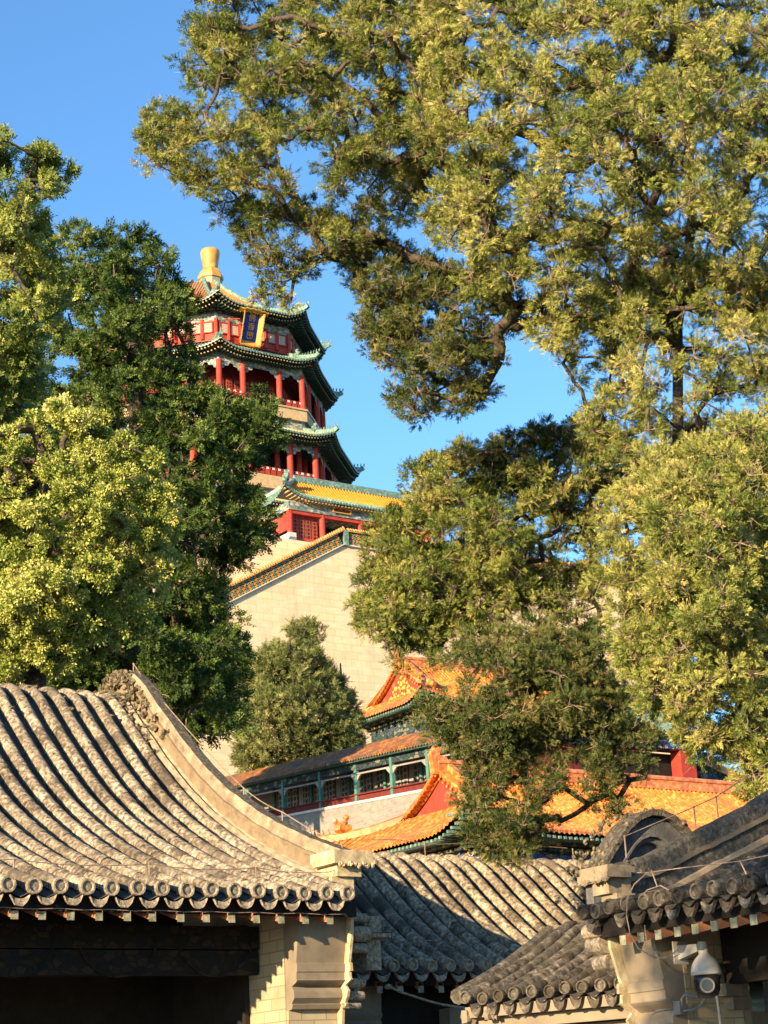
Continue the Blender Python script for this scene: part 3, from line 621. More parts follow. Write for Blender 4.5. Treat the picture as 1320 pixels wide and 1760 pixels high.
# surveillance camera on the pier of the right hall
cx_ = RX+0.42; c0 = at(1168, 1637, X=cx_)
sv = thing('surveillance_camera', tuple(c0), 'white dome surveillance camera on a wall bracket under the right-hand eave', 'camera')
dirb = -Vector((0, 1, 0))
mb = MB(); mb.box(c0.x-0.07, c0.x+0.07, c0.y-0.012, c0.y, c0.z-0.09, c0.z+0.08); mb.build('wall_plate', 'white_paint', sv)
ctr = at(1214, 1676, X=cx_)                      # rim centre of the housing
top = ctr+Vector((0, 0, 0.19))
mb = MB(); A_ = Vector((c0.x, c0.y, c0.z+0.03)); B_ = Vector((ctr.x, ctr.y+0.01, top.z+0.02))
mb.prism([(c0.x-.03, c0.y, c0.z+.05), (c0.x-.03, c0.y, c0.z-.06), (c0.x-.03, B_.y+.02, B_.z-.03), (c0.x-.03, B_.y-.02, B_.z+.02)], (0.06, 0, 0)); mb.tube([B_+Vector((0, 0, -.05)), B_+Vector((0, 0, .035))], 0.036, 12); mb.build('bracket_arm', 'white_paint', sv)
mb = MB(); mb.lathe(ctr, [(0.112, 0), (0.115, 0.01), (0.110, 0.05), (0.098, 0.085), (0.075, 0.12), (0.045, 0.15), (0.034, 0.165), (0.033, 0.19)], 24); mb.build('sun_hood', 'white_paint', sv, smooth=True)
mb = MB(); mb.lathe(ctr, [(0.04, -0.165), (0.075, -0.15), (0.095, -0.11), (0.098, -0.03), (0.09, -0.001)], 24); hd = mb.build('camera_head', 'black_plastic', sv, smooth=True)
vd = -Vector((ctr.x, ctr.y, 0)).normalized(); mb = MB(); lc = ctr+vd*0.085+Vector((0, 0, -0.08))
mb.tube([lc, lc+vd*0.025, lc+vd*0.026], [0.058, 0.055, 0.046], 20); mb.build('lens_ring', 'conduit_grey', hd); mb = MB(); mb.tube([lc+vd*0.02, lc+vd*0.029], [0.045, 0.042], 20); mb.build('lens', 'black_plastic', hd)
mb = MB(); X1 = cx_-0.02
def cpipe(pl, r): mb.tube([at(x, y, X=X1) for x, y in pl], r, 8)
cpipe([(1118, 1770), (1120, 1748), (1128, 1738), (1145, 1734), (1165, 1733)], 0.012); cpipe([(1126, 1775), (1130, 1755), (1140, 1747), (1165, 1744)], 0.012)
cpipe([(1172, 1728), (1172, 1716), (1178, 1709), (1190, 1712), (1202, 1714)], 0.012); cpipe([(1176, 1738), (1195, 1734), (1206, 1726), (1212, 1715)], 0.010); cpipe([(1232, 1712), (1236, 1740), (1240, 1775)], 0.012)
q = at(1168, 1732, X=X1); mb.box(q.x-.03, q.x+.03, q.y-.035, q.y+.035, q.z-.05, q.z+.05)
tag(mb.build('conduit', 'conduit_grey'), 'grey cable conduits and junction box beneath the dome camera', 'conduit')

# grey hall further back whose rounded gable shows above the right hall
def arch_hall():
    Y = 13.2; root = thing('round_gable_hall', tuple(at(1112, 1600, Y=Y).xy)+(-1.6,), 'dark mossy rounded gable top rising behind the right-hand grey roof', 'hall')
    px = [(1012, 1520), (1020, 1500), (1030, 1480), (1045, 1455), (1068, 1420), (1088, 1402), (1110, 1393), (1130, 1395), (1150, 1404), (1170, 1422), (1195, 1455), (1215, 1500), (1225, 1530)]
    out = [at(x, y, Y=Y) for x, y in px]; c = at(1110, 1500, Y=Y)
    def ring(s0, s1, y0, y1, mat, name, split=0):
        mb = MB()
        A = [c+(p-c)*s0 for p in out]; B = [c+(p-c)*s1 for p in out]
        if split:
            def sub(L): 
                r_ = []
                for a, b in zip(L, L[1:]): r_ += [a.lerp(b, k/split) for k in range(split)]
                return r_+[L[-1]]
            A = sub(A); B = sub(B)
        for i in range(len(A)-1):
            a, b, e, d = A[i], A[i+1], B[i+1], B[i]
            if split: b = a.lerp(b, .93); e = d.lerp(e, .93)
            f = Vector((0, 1, 0))
            mb.add([a+f*y0, b+f*y0, e+f*y0, d+f*y0, a+f*y1, b+f*y1, e+f*y1, d+f*y1], [(0, 1, 2, 3), (4, 7, 6, 5), (0, 4, 5, 1), (2, 6, 7, 3), (1, 5, 6, 2), (0, 3, 7, 4)])
        return mb.build(name, mat, root)
    ring(1.0, 0.90, -0.10, 0.16, 'dark_cap', 'roof_edge'); ring(0.885, 0.62, -0.03, 0.05, 'old_brick', 'radial_bricks', 3); ring(0.61, 0.565, -0.06, 0.05, 'old_brick', 'barge_moulding'); ring(0.56, 0.48, -0.02, 0.05, 'old_brick', 'inner_moulding')
    mb = MB(); inn = [c+(p-c)*0.89 for p in out]; mb.prism([p+Vector((0, .04, 0)) for p in inn]+[Vector((inn[-1].x, Y+.04, -1.6)), Vector((inn[0].x, Y+.04, -1.6))], (0, 0.1, 0)); mb.build('gable_wall', 'old_brick', root)
    mb = MB()
    for k in range(130):
        i = random.randint(1, len(out)-3); p = out[i].lerp(out[i+1], random.random()); mb.ball(p+Vector((0, random.uniform(-.1, .5), 0)), random.uniform(.01, .03), 0, 6, .4)
    mb.build('moss', 'moss', root)['kind'] = 'stuff'
arch_hall()

# ------------------------------------------------------------------ glazed halls with hip-and-gable roofs (west gable towards us)
def no_up(x, y): return 0.0
def hip_gable(root, X0, X1, Yc, Ly, a, ze, zg, zr, upt=0.8, sp=0.3, tile='orange_glaze', nb=5, brk='bracket_gold', rich=True):
    """west eave X0, east eave X1, centre line Yc, half depth Ly, gable inset a; heights of eave, gable foot and ridge"""
    zf = smooth_prof([(0, ze), (a*0.5, ze+(zg-ze)*0.40), (a, zg), (a+(Ly-a)*0.5, zg+(zr-zg)*0.40), (Ly, zr), (Ly+.1, zr+.1)], 2)
    L = (X1-X0)/2; Xc = (X0+X1)/2
    def upf(hl_):
        def f(x, y):
            hw = hl_-min(y, a); c = max(0.0, abs(x)/max(hw, .1)-0.55)/0.45
            return upt*min(c, 1.0)**2*(1-min(1, y/a))**1.2
        return f
    mats = [tile, 'orange_bed']; mb = MB()
    ySl = lambda x: Ly if abs(x) < L-a else L-abs(x)
    panel(mb, (Xc, Yc-Ly, 0), (1, 0, 0), (0, 1, 0), -L, L, ySl, zf, upf(L), sp, sp*0.27, 0, 1, 12)
    panel(mb, (Xc, Yc+Ly, 0), (-1, 0, 0), (0, -1, 0), -L, L, ySl, zf, upf(L), sp*2, sp*0.4, 0, 1, 8)
    yW = lambda x: min(a, Ly-abs(x))
    panel(mb, (X0, Yc, 0), (0, -1, 0), (1, 0, 0), -Ly, Ly, yW, zf, upf(Ly), sp, sp*0.27, 0, 1, 7)
    panel(mb, (X1, Yc, 0), (0, 1, 0), (-1, 0, 0), -Ly, Ly, yW, zf, upf(Ly), sp*2, sp*0.4, 0, 1, 5)
    rf = mb.build('tiled_roof', mats, root)
    g = Ly-a
    # gable wall with its barge rows
    mb = MB(); GX = X0+a
    tri = [(Yc-g+2*g*k/12) for k in range(13)]
    prof = lambda y: zf(Ly-abs(y-Yc))
    poly = [(GX+0.25, y, prof(y)-0.15) for y in tri]; poly = [(GX+0.25, tri[0], zg-0.6)]+poly+[(GX+0.25, tri[-1], zg-0.6)]
    mb.prism(poly, (0.2, 0, 0)); mb.build('gable', 'gable_red', root)
    mb = MB()
    for sgn in (-1, 1):
        pts = [(GX, Yc+sgn*g*(1-k/8)*1.04, prof(Yc+sgn*g*(1-k/8))+0.02) for k in range(9)]
        mb.sweep([(GX+0.12, p[1], p[2]) for p in pts], [(-0.26, 0.02), (-0.26, 0.2), (0.3, 0.2), (0.3, 0.02)], (1, 0, 0))
        mb.sweep([(GX+0.55, p[1], p[2]) for p in pts], [(-0.16, 0), (-0.16, 0.48), (0.16, 0.48), (0.16, 0)], (1, 0, 0))
        n = int(g/0.27)
        for k in range(n):
            y = Yc+sgn*g*(1-(k+.5)/n); z = prof(y); mb.tube([(GX-0.22, y, z+0.08), (GX+0.3, y, z+0.14)], 0.085, 8); mb.tube([(GX-0.24, y+0.1, z-0.05), (GX-0.21, y+0.1, z-0.05)], 0.07, 6)
    mb.build('barge_tiles', tile, root)
    if rich:
        mb = MB()
        for k in range(70):
            t = random.random()**1.5; y = Yc+random.uniform(-1, 1)*g*0.5*(1-t); z = zg+0.15+(zr-zg-0.9)*t; mb.ball((GX+0.23, y, z), random.uniform(.07, .13), 0, 6, .3, (.5, 1, 1))
        mb.build('gilded_relief', 'gilt', root)
    # main ridge, hip ridges
    mb = MB(); mb.sweep([(GX-0.1, Yc, zr+0.05), (X1-a+.1, Yc, zr+0.05)], [(-0.2, -.1), (-0.2, 0.35), (-.26, .4), (-.26, .5), (-0.12, 0.62), (0.12, 0.62), (.26, .5), (.26, .4), (0.2, 0.35), (0.2, -.1)], (0, 1, 0))
    mb.build('main_ridge', tile, root)
    mb = MB()
    for (xx, dx) in ((GX, 1), (X1-a, -1)):
        mb = MB(); mb.prism([(xx-.35*dx, Yc-.16, zr-.1), (xx-.45*dx, Yc-.16, zr+.9), (xx-.15*dx, Yc-.16, zr+1.35), (xx+.15*dx, Yc-.16, zr+1.15), (xx+.05*dx, Yc-.16, zr+.85), (xx+.45*dx, Yc-.16, zr+.75), (xx+.75*dx, Yc-.16, zr+.35), (xx+.6*dx, Yc-.16, zr-.1)], (0, .32, 0)); mb.build('ridge_dragon', tile, root)
    for sx, sy in ((0, -1), (0, 1), (1, -1), (1, 1)):
        mb = MB(); pts = []
        for k in range(9):
            t = a*(1-k/8); x = (X0+t) if sx == 0 else (X1-t); pts.append((x, Yc+sy*(Ly-t), zf(t)+upt*(1-t/a)**1.2))
        d2 = Vector((-1 if sx == 0 else 1, sy, 0)).normalized(); lat = Vector((d2.y, -d2.x, 0))
        pts.append(tuple(Vector(pts[-1])+d2*0.35+Vector((0, 0, 0.12))))
        mb.sweep(pts, [(-0.13, -.05), (-0.15, 0.26), (0, 0.36), (0.15, 0.26), (0.13, -.05)], lat)
        p = Vector(pts[-1])+Vector((0, 0, .25)); q = Vector(pts[-4])+Vector((0, 0, .28)); beasts(mb, p, (q-p)/(nb), nb, 0.22)
        qq = q+(q-p)*0.25; mb.ball(qq+Vector((0, 0, .3)), 0.34, 0, 8, .3, (1.3, 1, 1)); mb.ball(qq+Vector((0, 0, .8))-d2*0.2, 0.16, 0, 6, .3); mb.ball(qq+Vector((0, 0, .65))+d2*0.35, 0.14, 0, 6, .3)
        mb.build('hip_ridge', tile, rf)
    # soffit, brackets and walls
    mb = MB(); o1 = 1.7
    def ringq(d0, z0, d1, z1, mi=0, u0=0):
        A = [(X0+d0, Yc-Ly+d0), (X1-d0, Yc-Ly+d0), (X1-d0, Yc+Ly-d0), (X0+d0, Yc+Ly-d0)]; B = [(X0+d1, Yc-Ly+d1), (X1-d1, Yc-Ly+d1), (X1-d1, Yc+Ly-d1), (X0+d1, Yc+Ly-d1)]
        for i in range(4):
            j = (i+1) % 4; mb.quad((*A[i], z0), (*A[j], z0), (*B[j], z1), (*B[i], z1), mi)
    ringq(0.25, ze-0.22, o1, ze-0.05); bs = mb.build('soffit', 'teal_dark', root)
    mb = MB()
    for k in range(int(2*Ly/0.32)):                       # rafter ends, west and south
        y = Yc-Ly+0.16+k*0.32; c = max(0, abs(y-Yc)/Ly-.55)/.45; z = ze-0.28+upt*c*c
        mb.box(X0+0.14, X0+1.4, y-.07, y+.07, z-.07, z+.06)
    for k in range(int((X1-X0)/0.32)):
        x = X0+0.16+k*0.32; c = max(0, abs(x-Xc)/L-.55)/.45; z = ze-0.28+upt*c*c
        mb.box(x-.07, x+.07, Yc-Ly+.14, Yc-Ly+1.4, z-.07, z+.06)
    mb.build('rafter_ends', 'green_glaze', root)
    mb = MB(); d = 1.2
    k = 0
    for side in ('W', 'S'):
        n = int((2*(Ly-o1))/0.75) if side == 'W' else int((X1-X0-2*o1)/0.75)
        for i in range(n+1):
            for lv in range(3):
                e = d-0.35*(2-lv)*-1; e = 1.75-0.32*lv; z = ze-0.95+0.24*lv; wd = 0.16+0.10*lv
                if side == 'W':
                    y = Yc-(Ly-o1)+i*2*(Ly-o1)/n; mb.box(X0+e, X0+1.9, y-wd, y+wd, z, z+.14)
                else:
                    x = X0+o1+i*(X1-X0-2*o1)/n; mb.box(x-wd, x+wd, Yc-Ly+e, Yc-Ly+1.9, z, z+.14)
    mb.build('brackets', brk, root)
    return zf
# front glazed hall
fh = thing('palace_hall', (62, 72, 6), 'orange glazed palace hall with a plain red gable, directly behind the grey roofs', 'hall')
FX0, FX1, FYc, FLy, Fa = 49.7, 78.0, 72.4, 6.3, 3.4
hip_gable(fh, FX0, FX1, FYc, FLy, Fa, 12.1, 13.9, 15.75, 1.0, 0.3, rich=False)
mb = MB(); mb.box(FX0+1.8, FX1-1.8, FYc-FLy+1.8, FYc+FLy-1.8, 6, 10.3, 0); mb.build('wall', 'red_paint', fh)
mb = MB(); mb.box(FX0+1.72, FX1-1.72, FYc-FLy+1.72, FYc+FLy-1.72, 10.3, 11.25, 0); mb.build('painted_lintel', 'painted_blue', fh)
mb = MB(); mb.box(FX0+1.85, FX1-1.85, FYc-FLy+1.85, FYc+FLy-1.85, 11.25, 12.3, 0); mb.build('bracket_wall', 'bracket_gold', fh)
# upper glazed hall
uh = thing('palace_hall', (90, 110, 22), 'weathered orange glazed hall higher on the hill, its red gable filled with gilded relief', 'hall')
UX0, UX1, UYc, ULy, Ua = 76.0, 100.0, 110.6, 5.4, 2.0
hip_gable(uh, UX0, UX1, UYc, ULy, Ua, 28.3, 29.5, 32.0, 0.8, 0.34)
mb = MB(); mb.box(UX0+1.8, UX1-1.8, UYc-ULy+1.8, UYc+ULy-1.8, 20, 26.2, 0); mb.build('wall', 'dark_red', uh)
mb = MB(); mb.box(UX0+1.75, UX1-1.75, UYc-ULy+1.75, UYc+ULy-1.75, 26.2, 28.0, 0); mb.build('painted_lintel', 'bracket_paint', uh)
# small red pavilion right behind the front hall
rp_ = at(1180, 1350, D=104); rv = thing('red_pavilion', (rp_.x, rp_.y, 8), 'small pavilion with a thick red pillar peeping out right of the orange roof', 'pavilion')
a0 = at(1170, 1350, Y=rp_.y); a1 = at(1200, 1350, Y=rp_.y); tz = at(1185, 1290, Y=rp_.y).z
mb = MB(); mb.box(a0.x+.2, a1.x, rp_.y, rp_.y+0.8, 8, tz); mb.build('pillar', 'red_paint', rv)
mb = MB(); mb.box(a0.x-3, a0.x+1.2, rp_.y+0.9, rp_.y+5, 8, tz-.1); mb.build('wall', 'dark_wood', rv)
mb = MB(); mb.box(a0.x-3, a1.x+.3, rp_.y-.05, rp_.y+1.0, tz, tz+0.9); mb.build('painted_lintel', 'painted_blue', rv)
mb = MB(); 
panel(mb, (a0.x, rp_.y-.3, 0), (1, 0, 0), (0, 1, 0), -2.6, 1.6, lambda x: 3.5, lerp_prof([(0, tz+.9), (2, tz+1.9), (3.5, tz+3.2)]), no_up, 0.33, 0.09, 0, 0)
mb.build('tiled_roof', 'green_glaze', rv)
mb = MB(); A_ = at(1202, 1312, Y=rp_.y+1.5); B_ = at(1252, 1336, Y=rp_.y+1.5); mb.sweep([A_, B_, B_+(B_-A_)], [(-.2, 0), (-.2, .45), (.2, .45), (.2, 0)], (0, 1, 0)); mb.prism([A_, B_+(B_-A_), B_+(B_-A_)-Vector((0, 0, 8)), A_-Vector((0, 0, 8))], (0, .3, 0), 1)
mb.build('stair_balustrade', ['orange_glaze', 'bracket_paint'], rv)

# ------------------------------------------------------------------ climbing corridor
co = thing('covered_corridor', (57.15, 88, 12.5), 'long roofed corridor with green posts and lattice windows above a grey retaining wall', 'corridor')
CX = 57.15; cz = lambda Y: 18.62+(Y-78.7)*0.059      # eave height climbing northwards
Y0, Y1 = 74.0, 104.0
mb = MB()
zfC = lerp_prof([(0, 0), (0.9, 0.42), (1.6, 0.95), (1.9, 1.05), (2.2, .95), (3.6, 0)])
panel(mb, (CX-0.5, (Y0+Y1)/2, 0), (0, -1, 0), (1, 0, 0), -(Y1-Y0)/2, (Y1-Y0)/2, lambda x: 3.6, lambda y: zfC(y), lambda x, y: cz((Y0+Y1)/2-x), 0.26, 0.075, 0, 1, 8)
crf = mb.build('tiled_roof', ['orange_dull', 'orange_bed'], co)
mb = MB(); p0 = Vector((CX-.42, Y0, cz(Y0)-.22)); p1 = Vector((CX-.42, Y1, cz(Y1)-.22)); mb.sweep([p0, p1], [(0, 0), (0, .14), (.5, .3), (.5, 0)], (1, 0, 0)); mb.build('eave_board', 'teal_dark', crf)
yc = [at(x, 1340, X=CX).y for x in (738, 675, 613, 551, 487, 424)]
for i, y in enumerate(yc):
    mb = MB(); mb.box(CX-.11, CX+.11, y-.11, y+.11, cz(y)-2.45, cz(y)-.25); mb.build('post', 'green_post', co)
    mb = MB(); mb.tube([(CX+1.9, y, cz(y)-2.4), (CX+1.9, y, cz(y)-.2)], .10, 8); mb.build('inner_post', 'green_post', co)
mb = MB(); mb.sweep([(CX, Y0, cz(Y0)-.62), (CX, Y1, cz(Y1)-.62)], [(-.08, 0), (-.08, .40), (.08, .40), (.08, 0)], (1, 0, 0)); mb.build('painted_lintel', 'bracket_paint', co)
mb = MB(); mb.sweep([(CX-.02, Y0, cz(Y0)-.86), (CX-.02, Y1, cz(Y1)-.86)], [(-.04, 0), (-.04, .09), (.04, .09), (.04, 0)], (1, 0, 0))
for a, b in zip(yc, yc[1:]):
    for y, s in ((a, 1), (b, -1)): mb.prism([(CX-.06, y+s*.1, cz(y)-.85), (CX-.06, y+s*.55, cz(y+s*.5)-.85), (CX-.06, y+s*.35, cz(y)-1.0), (CX-.06, y+s*.1, cz(y)-1.22)], (.1, 0, 0))
mb.build('hanging_fascia', 'grey_stone', co)
mb = MB(); mb.sweep([(CX-.02, Y0, cz(Y0)-2.0), (CX-.02, Y1, cz(Y1)-2.0)], [(-.12, 0), (-.12, .07), (.12, .07), (.12, 0)], (1, 0, 0)); mb.sweep([(CX+.03, Y0, cz(Y0)-2.4), (CX+.03, Y1, cz(Y1)-2.4)], [(-.03, 0), (-.03, .40), (.03, .40), (.03, 0)], (1, 0, 0), 0); mb.build('bench_rail', 'dark_red', co)
mb = MB(); mb.sweep([(CX+2.1, Y0, cz(Y0)-2.4), (CX+2.1, Y1, cz(Y1)-2.4)], [(-.06, 0), (-.06, 2.3), (.1, 2.3), (.1, 0)], (1, 0, 0)); mb.build('back_wall', 'grey_stone', co)
for a, b in zip(yc, yc[1:]):
    for f0, f1 in ((.07, .25), (.38, .95)):
        q0 = a+(b-a)*f0; q1 = a+(b-a)*f1; mb = MB()
        vv = lambda y, h, d=0: (CX+2.0-d, y, cz(y)-2.4+h)
        mb.prism([vv(q0, .62), vv(q1, .62), vv(q1, 2.05), vv(q0, 2.05)], (.05, 0, 0)); wf = mb.build('window', 'dark_red', co)
        n = 1 if f0 < .2 else 3
        for k in range(n):
            u0 = q0+(q1-q0)*(k+.08)/n; u1 = q0+(q1-q0)*(k+.92)/n; mb = MB(); mb.prism([vv(u0, .85, .02), vv(u1, .85, .02), vv(u1, 1.98, .02), vv(u0, 1.98, .02)], (.02, 0, 0)); mb.build('lattice', 'window_lattice', wf)
mb = MB(); mb.sweep([(CX-.25, Y0, cz(Y0)-2.52), (CX-.25, Y1, cz(Y1)-2.52)], [(-.1, 0), (-.1, .14), (2.6, .14), (2.6, 0)], (1, 0, 0)); mb.build('floor_slab', 'white_stone', co)
mb = MB(); mb.prism([(CX-.3, Y0, 6), (CX-.3, Y1, 6), (CX-.3, Y1, cz(Y1)-2.53), (CX-.3, Y0, cz(Y0)-2.53)], (2.7, 0, 0)); mb.build('retaining_wall', 'grey_brick', co)

# ------------------------------------------------------------------ great stone terrace with its tiled stair parapet
te = thing('stone_terrace', (100, 160, 30), 'huge pale stone terrace below the tower with a stair parapet sloping up to the right', 'terrace')
TY = 146.0; pk = at(592, 936, Y=TY); sl = (pk.z-at(400, 1033, Y=TY).z)/(pk.x-at(400, 1033, Y=TY).x)
zR = pk.z-0.15
mb = MB(); x0 = 60.0
mb.prism([(x0, TY, 20), (140, TY, 20), (140, TY, zR), (pk.x, TY, pk.z), (x0, TY, pk.z-sl*(pk.x-x0))], (0, 3, 0)); mb.build('stair_wall', 'terrace_stone', te)
GZ = at(484, 934, Y=151.2).z
mb = MB(); mb.box(70, 139, 149.6, 225, 22, GZ-0.02); mb.build('upper_platform', 'terrace_stone', te)
# parapet along the stair and the landing: stone curb, lattice of glazed tiles, roofed coping
def parapet(P, Q, name, yoff=0.0, h=1.45):
    P = Vector(P); Q = Vector(Q); d = (Q-P); L = d.length; u = d/L; v = Vector((0, 0, 1))
    mb = MB(); F = Vector((0, 1, 0))
    mb.prism([P, Q, Q+v*0.12, P+v*0.12], F*0.5)
    q = mb.build(name+'_curb', 'white_stone', te)
    mb = MB(); mb.prism([P+v*.12+F*.2, Q+v*.12+F*.2, Q+v*h+F*.2, P+v*h+F*.2], F*0.2); mb.build(name+'_core', 'dark_wood', te)
    mb = MB(); n = int(L/0.36)
    for r_ in range(4):
        for k in range(n):
            c = P+u*(L*(k+.5+(0.5 if r_ % 2 else 0))/n)+v*(0.12+(h-.12)*(r_+.5)/4)
            if (c-P).dot(u) > L-.1: continue
            a = L/n*0.46; b = (h-.12)/4*0.58; mi = 0 if (k+r_) % 2 else 1
            o = [c+u*a, c+v*b, c-u*a, c-v*b]; i_ = [c+u*a*.45, c+v*b*.45, c-u*a*.45, c-v*b*.45]
            for j in range(4):
                A, B, C_, D_ = o[j], o[(j+1) % 4], i_[(j+1) % 4], i_[j]; f = F*.12; g = F*.2
                mb.add([A+f, B+f, C_+f, D_+f, A+g, B+g, C_+g, D_+g], [(0, 1, 2, 3), (0, 4, 5, 1), (3, 2, 6, 7)], mi)
    mb.build(name+'_lattice', ['yellow_glaze', 'green_glaze'], te)
    mb = MB(); mb.prism([P+v*h-F*.08, Q+v*h-F*.08, Q+v*(h+.10)-F*.08, P+v*(h+.10)-F*.08], F*.76); mb.prism([P+v*(h+.10)+F*.02, Q+v*(h+.10)+F*.02, Q+v*(h+.42)+F*.25, P+v*(h+.42)+F*.25], F*.1)
    mb.prism([P+v*(h+.10)+F*.45, Q+v*(h+.10)+F*.45, Q+v*(h+.42)+F*.3, P+v*(h+.42)+F*.3], F*.05)
    nn = int(L/.3)
    for k in range(nn):
        c = P+u*(L*(k+.5)/nn)+v*(h+.12); mb.tube([c-F*.1, c+v*.32+F*.25], .07, 6)
    mb.build(name+'_coping', 'coping_glaze', te)
parapet((x0, TY-.25, pk.z-sl*(pk.x-x0)+.0), (pk.x, TY-.25, pk.z), 'stair')
parapet((pk.x+.35, TY-.25, zR), (139, TY-.25, zR), 'landing')
mb = MB(); mb.box(pk.x-.18, pk.x+.35, TY-.32, TY+.4, zR, zR+1.55); mb.build('corner_post', 'green_glaze', te)
pl0 = at(415, 934, Y=149.2); pl1 = at(478, 944, Y=149.2)
parapet((75, 149.3, GZ), (pl1.x, 149.3, GZ), 'upper', h=1.1)

# ------------------------------------------------------------------ gallery on the terrace
GY = 151.0
ga = thing('terrace_gallery', (105, GY+3, GZ), 'red gallery with lattice doors and a yellow green-edged roof in front of the tower', 'gallery')
gx = lambda px, py=900: at(px, py, Y=GY+0.6).x
gx0 = at(488, 838, Y=GY-0.9).x
gze = at(560, 866, Y=GY-1.0).z+0.35; gzr = gze+2.75
zfG = smooth_prof([(0, gze), (1.2, gze+.85), (2.4, gze+2.05), (3.0, gze+2.75), (3.05, gze+2.8)], 2)
gL = 10.5; Gx1 = gx0+2*gL
def upG(hl_):
    def f(x, y): c = max(0, (abs(x)/(hl_-min(y, 2.9))-(1-3.2/hl_))/(3.2/hl_)); return 1.1*min(c, 1)**2*(1-min(1, y/3))**1.2
    return f
mb = MB(); DG = 3.0
panel(mb, (gx0+gL, GY-1.0, 0), (1, 0, 0), (0, 1, 0), -gL, gL, lambda x: min(DG, gL-abs(x)), zfG, upG(gL), .36, .1, 0, 1, 7, mi_edge=2, edge_y=0.75)
def upGs(x, y): c = max(0, abs(x)/(4.2-min(y, 2.9))-.24)/.76; return 1.1*min(c, 1)**2*(1-min(1, y/3))**1.2
panel(mb, (gx0, GY-1+4.2, 0), (0, -1, 0), (1, 0, 0), -4.2, 4.2, lambda x: min(DG, 4.2-abs(x)), zfG, upGs, .36, .1, 0, 1, 7, mi_edge=2, edge_y=3)
grf = mb.build('tiled_roof', ['yellow_glaze', 'green_glaze', 'green_glaze'], ga)
mb = MB(); mb.sweep([(gx0+DG, GY-1+DG, gzr+.2), (Gx1-DG, GY-1+DG, gzr+.2)], [(-.2, -.3), (-.2, .3), (0, .5), (.2, .3), (.2, -.3)], (0, 1, 0)); mb.box(gx0+DG, Gx1-DG, GY-1+DG, GY+6, gzr-.6, gzr+.15); mb.build('main_ridge', 'green_glaze', grf)
for sy, yy in ((-1, GY-1), (1, GY+7.4)):
    mb = MB(); pts = []
    for k in range(8):
        t = DG*(1-k/7); pts.append((gx0+t, yy-sy*t, zfG(t)+1.1*(1-t/DG)**1.2))
    dd = Vector((-1, sy, 0)).normalized(); pts.append(tuple(Vector(pts[-1])+dd*.4+Vector((0, 0, .25))))
    mb.sweep(pts, [(-.14, -.05), (-.16, .28), (0, .38), (.16, .28), (.14, -.05)], Vector((dd.y, -dd.x, 0)))
    p = Vector(pts[-1])+Vector((0, 0, .3)); q = Vector(pts[-4])+Vector((0, 0, .3)); beasts(mb, p, (q-p)/4, 5, .26); mb.ball(q+Vector((0, 0, .7)), .42, 0, 7, .3, (.9, .9, 1.5))
    mb.build('hip_ridge', 'green_glaze', grf)
mb = MB()
for k in range(int(2*gL/.4)):
    x = gx0+.2+k*.4; c = max(0, (abs(x-gx0-gL)/gL-(1-3.2/gL))/(3.2/gL)); z = gze-.26+1.1*c*c; mb.box(x-.08, x+.08, GY-.85, GY+.3, z-.08, z+.08)
mb.build('rafter_ends', 'stud', grf)
mb = MB(); mb.box(gx0+1, Gx1-1, GY-.1, GY+6.4, gze-1.15, gze-.3); mb.build('painted_lintel', 'painted_frieze', ga)
mb = MB(); mb.box(gx0+1.05, Gx1-1.05, GY+.02, GY+.5, gze-1.5, gze-1.15); mb.build('red_beam', 'red_paint', ga)
bays = [492, 551, 618, 690]
cols = [gx(v) for v in (490, 551, 617, 668, 730)]
cols[0] = gx0+1.3
for x in cols:
    mb = MB(); mb.tube([(x, GY+.3, GZ+.0), (x, GY+.3, gze-1.15)], .32, 12); mb.build('column', 'red_paint', ga)
mb = MB(); mb.box(cols[0]-.40, cols[0]+.4, GY-.2, GY+6.3, GZ, GZ+1.2); mb.build('stone_dado', 'white_stone', ga)
mb = MB(); mb.box(cols[0]-.3, cols[0]-.1, GY+.1, GY+6.2, GZ+1.6, gze-1.5); mb.build('end_wall', 'red_paint', ga)
def doors(xa, xb, n):
    fr = MB(); fr.box(xa, xb, GY+.62, GY+.72, GZ+.0, gze-1.5); f = fr.build('door_frame', 'red_paint', ga)
    for k in range(n):
        a = xa+(xb-xa)*(k+.12)/n; b = xa+(xb-xa)*(k+.88)/n; mb = MB(); mb.box(a, b, GY+.58, GY+.61, GZ+1.1, gze-1.7); mb.build('lattice_panel', 'door_lattice', f)
doors(cols[0]+.35, cols[1]-.3, 4); doors(cols[2]+.32, cols[3]-.3, 2); doors(cols[3]+.3, cols[4]-.3, 4)
mb = MB(); mb.box(gx0+1, Gx1-1, GY+5.6, GY+5.8, GZ, gze-.3); mb.box(cols[1], cols[2], GY+3.5, GY+5.5, gze-1.6, gze-1.55); mb.build('back_wall', 'dark_wood', ga)

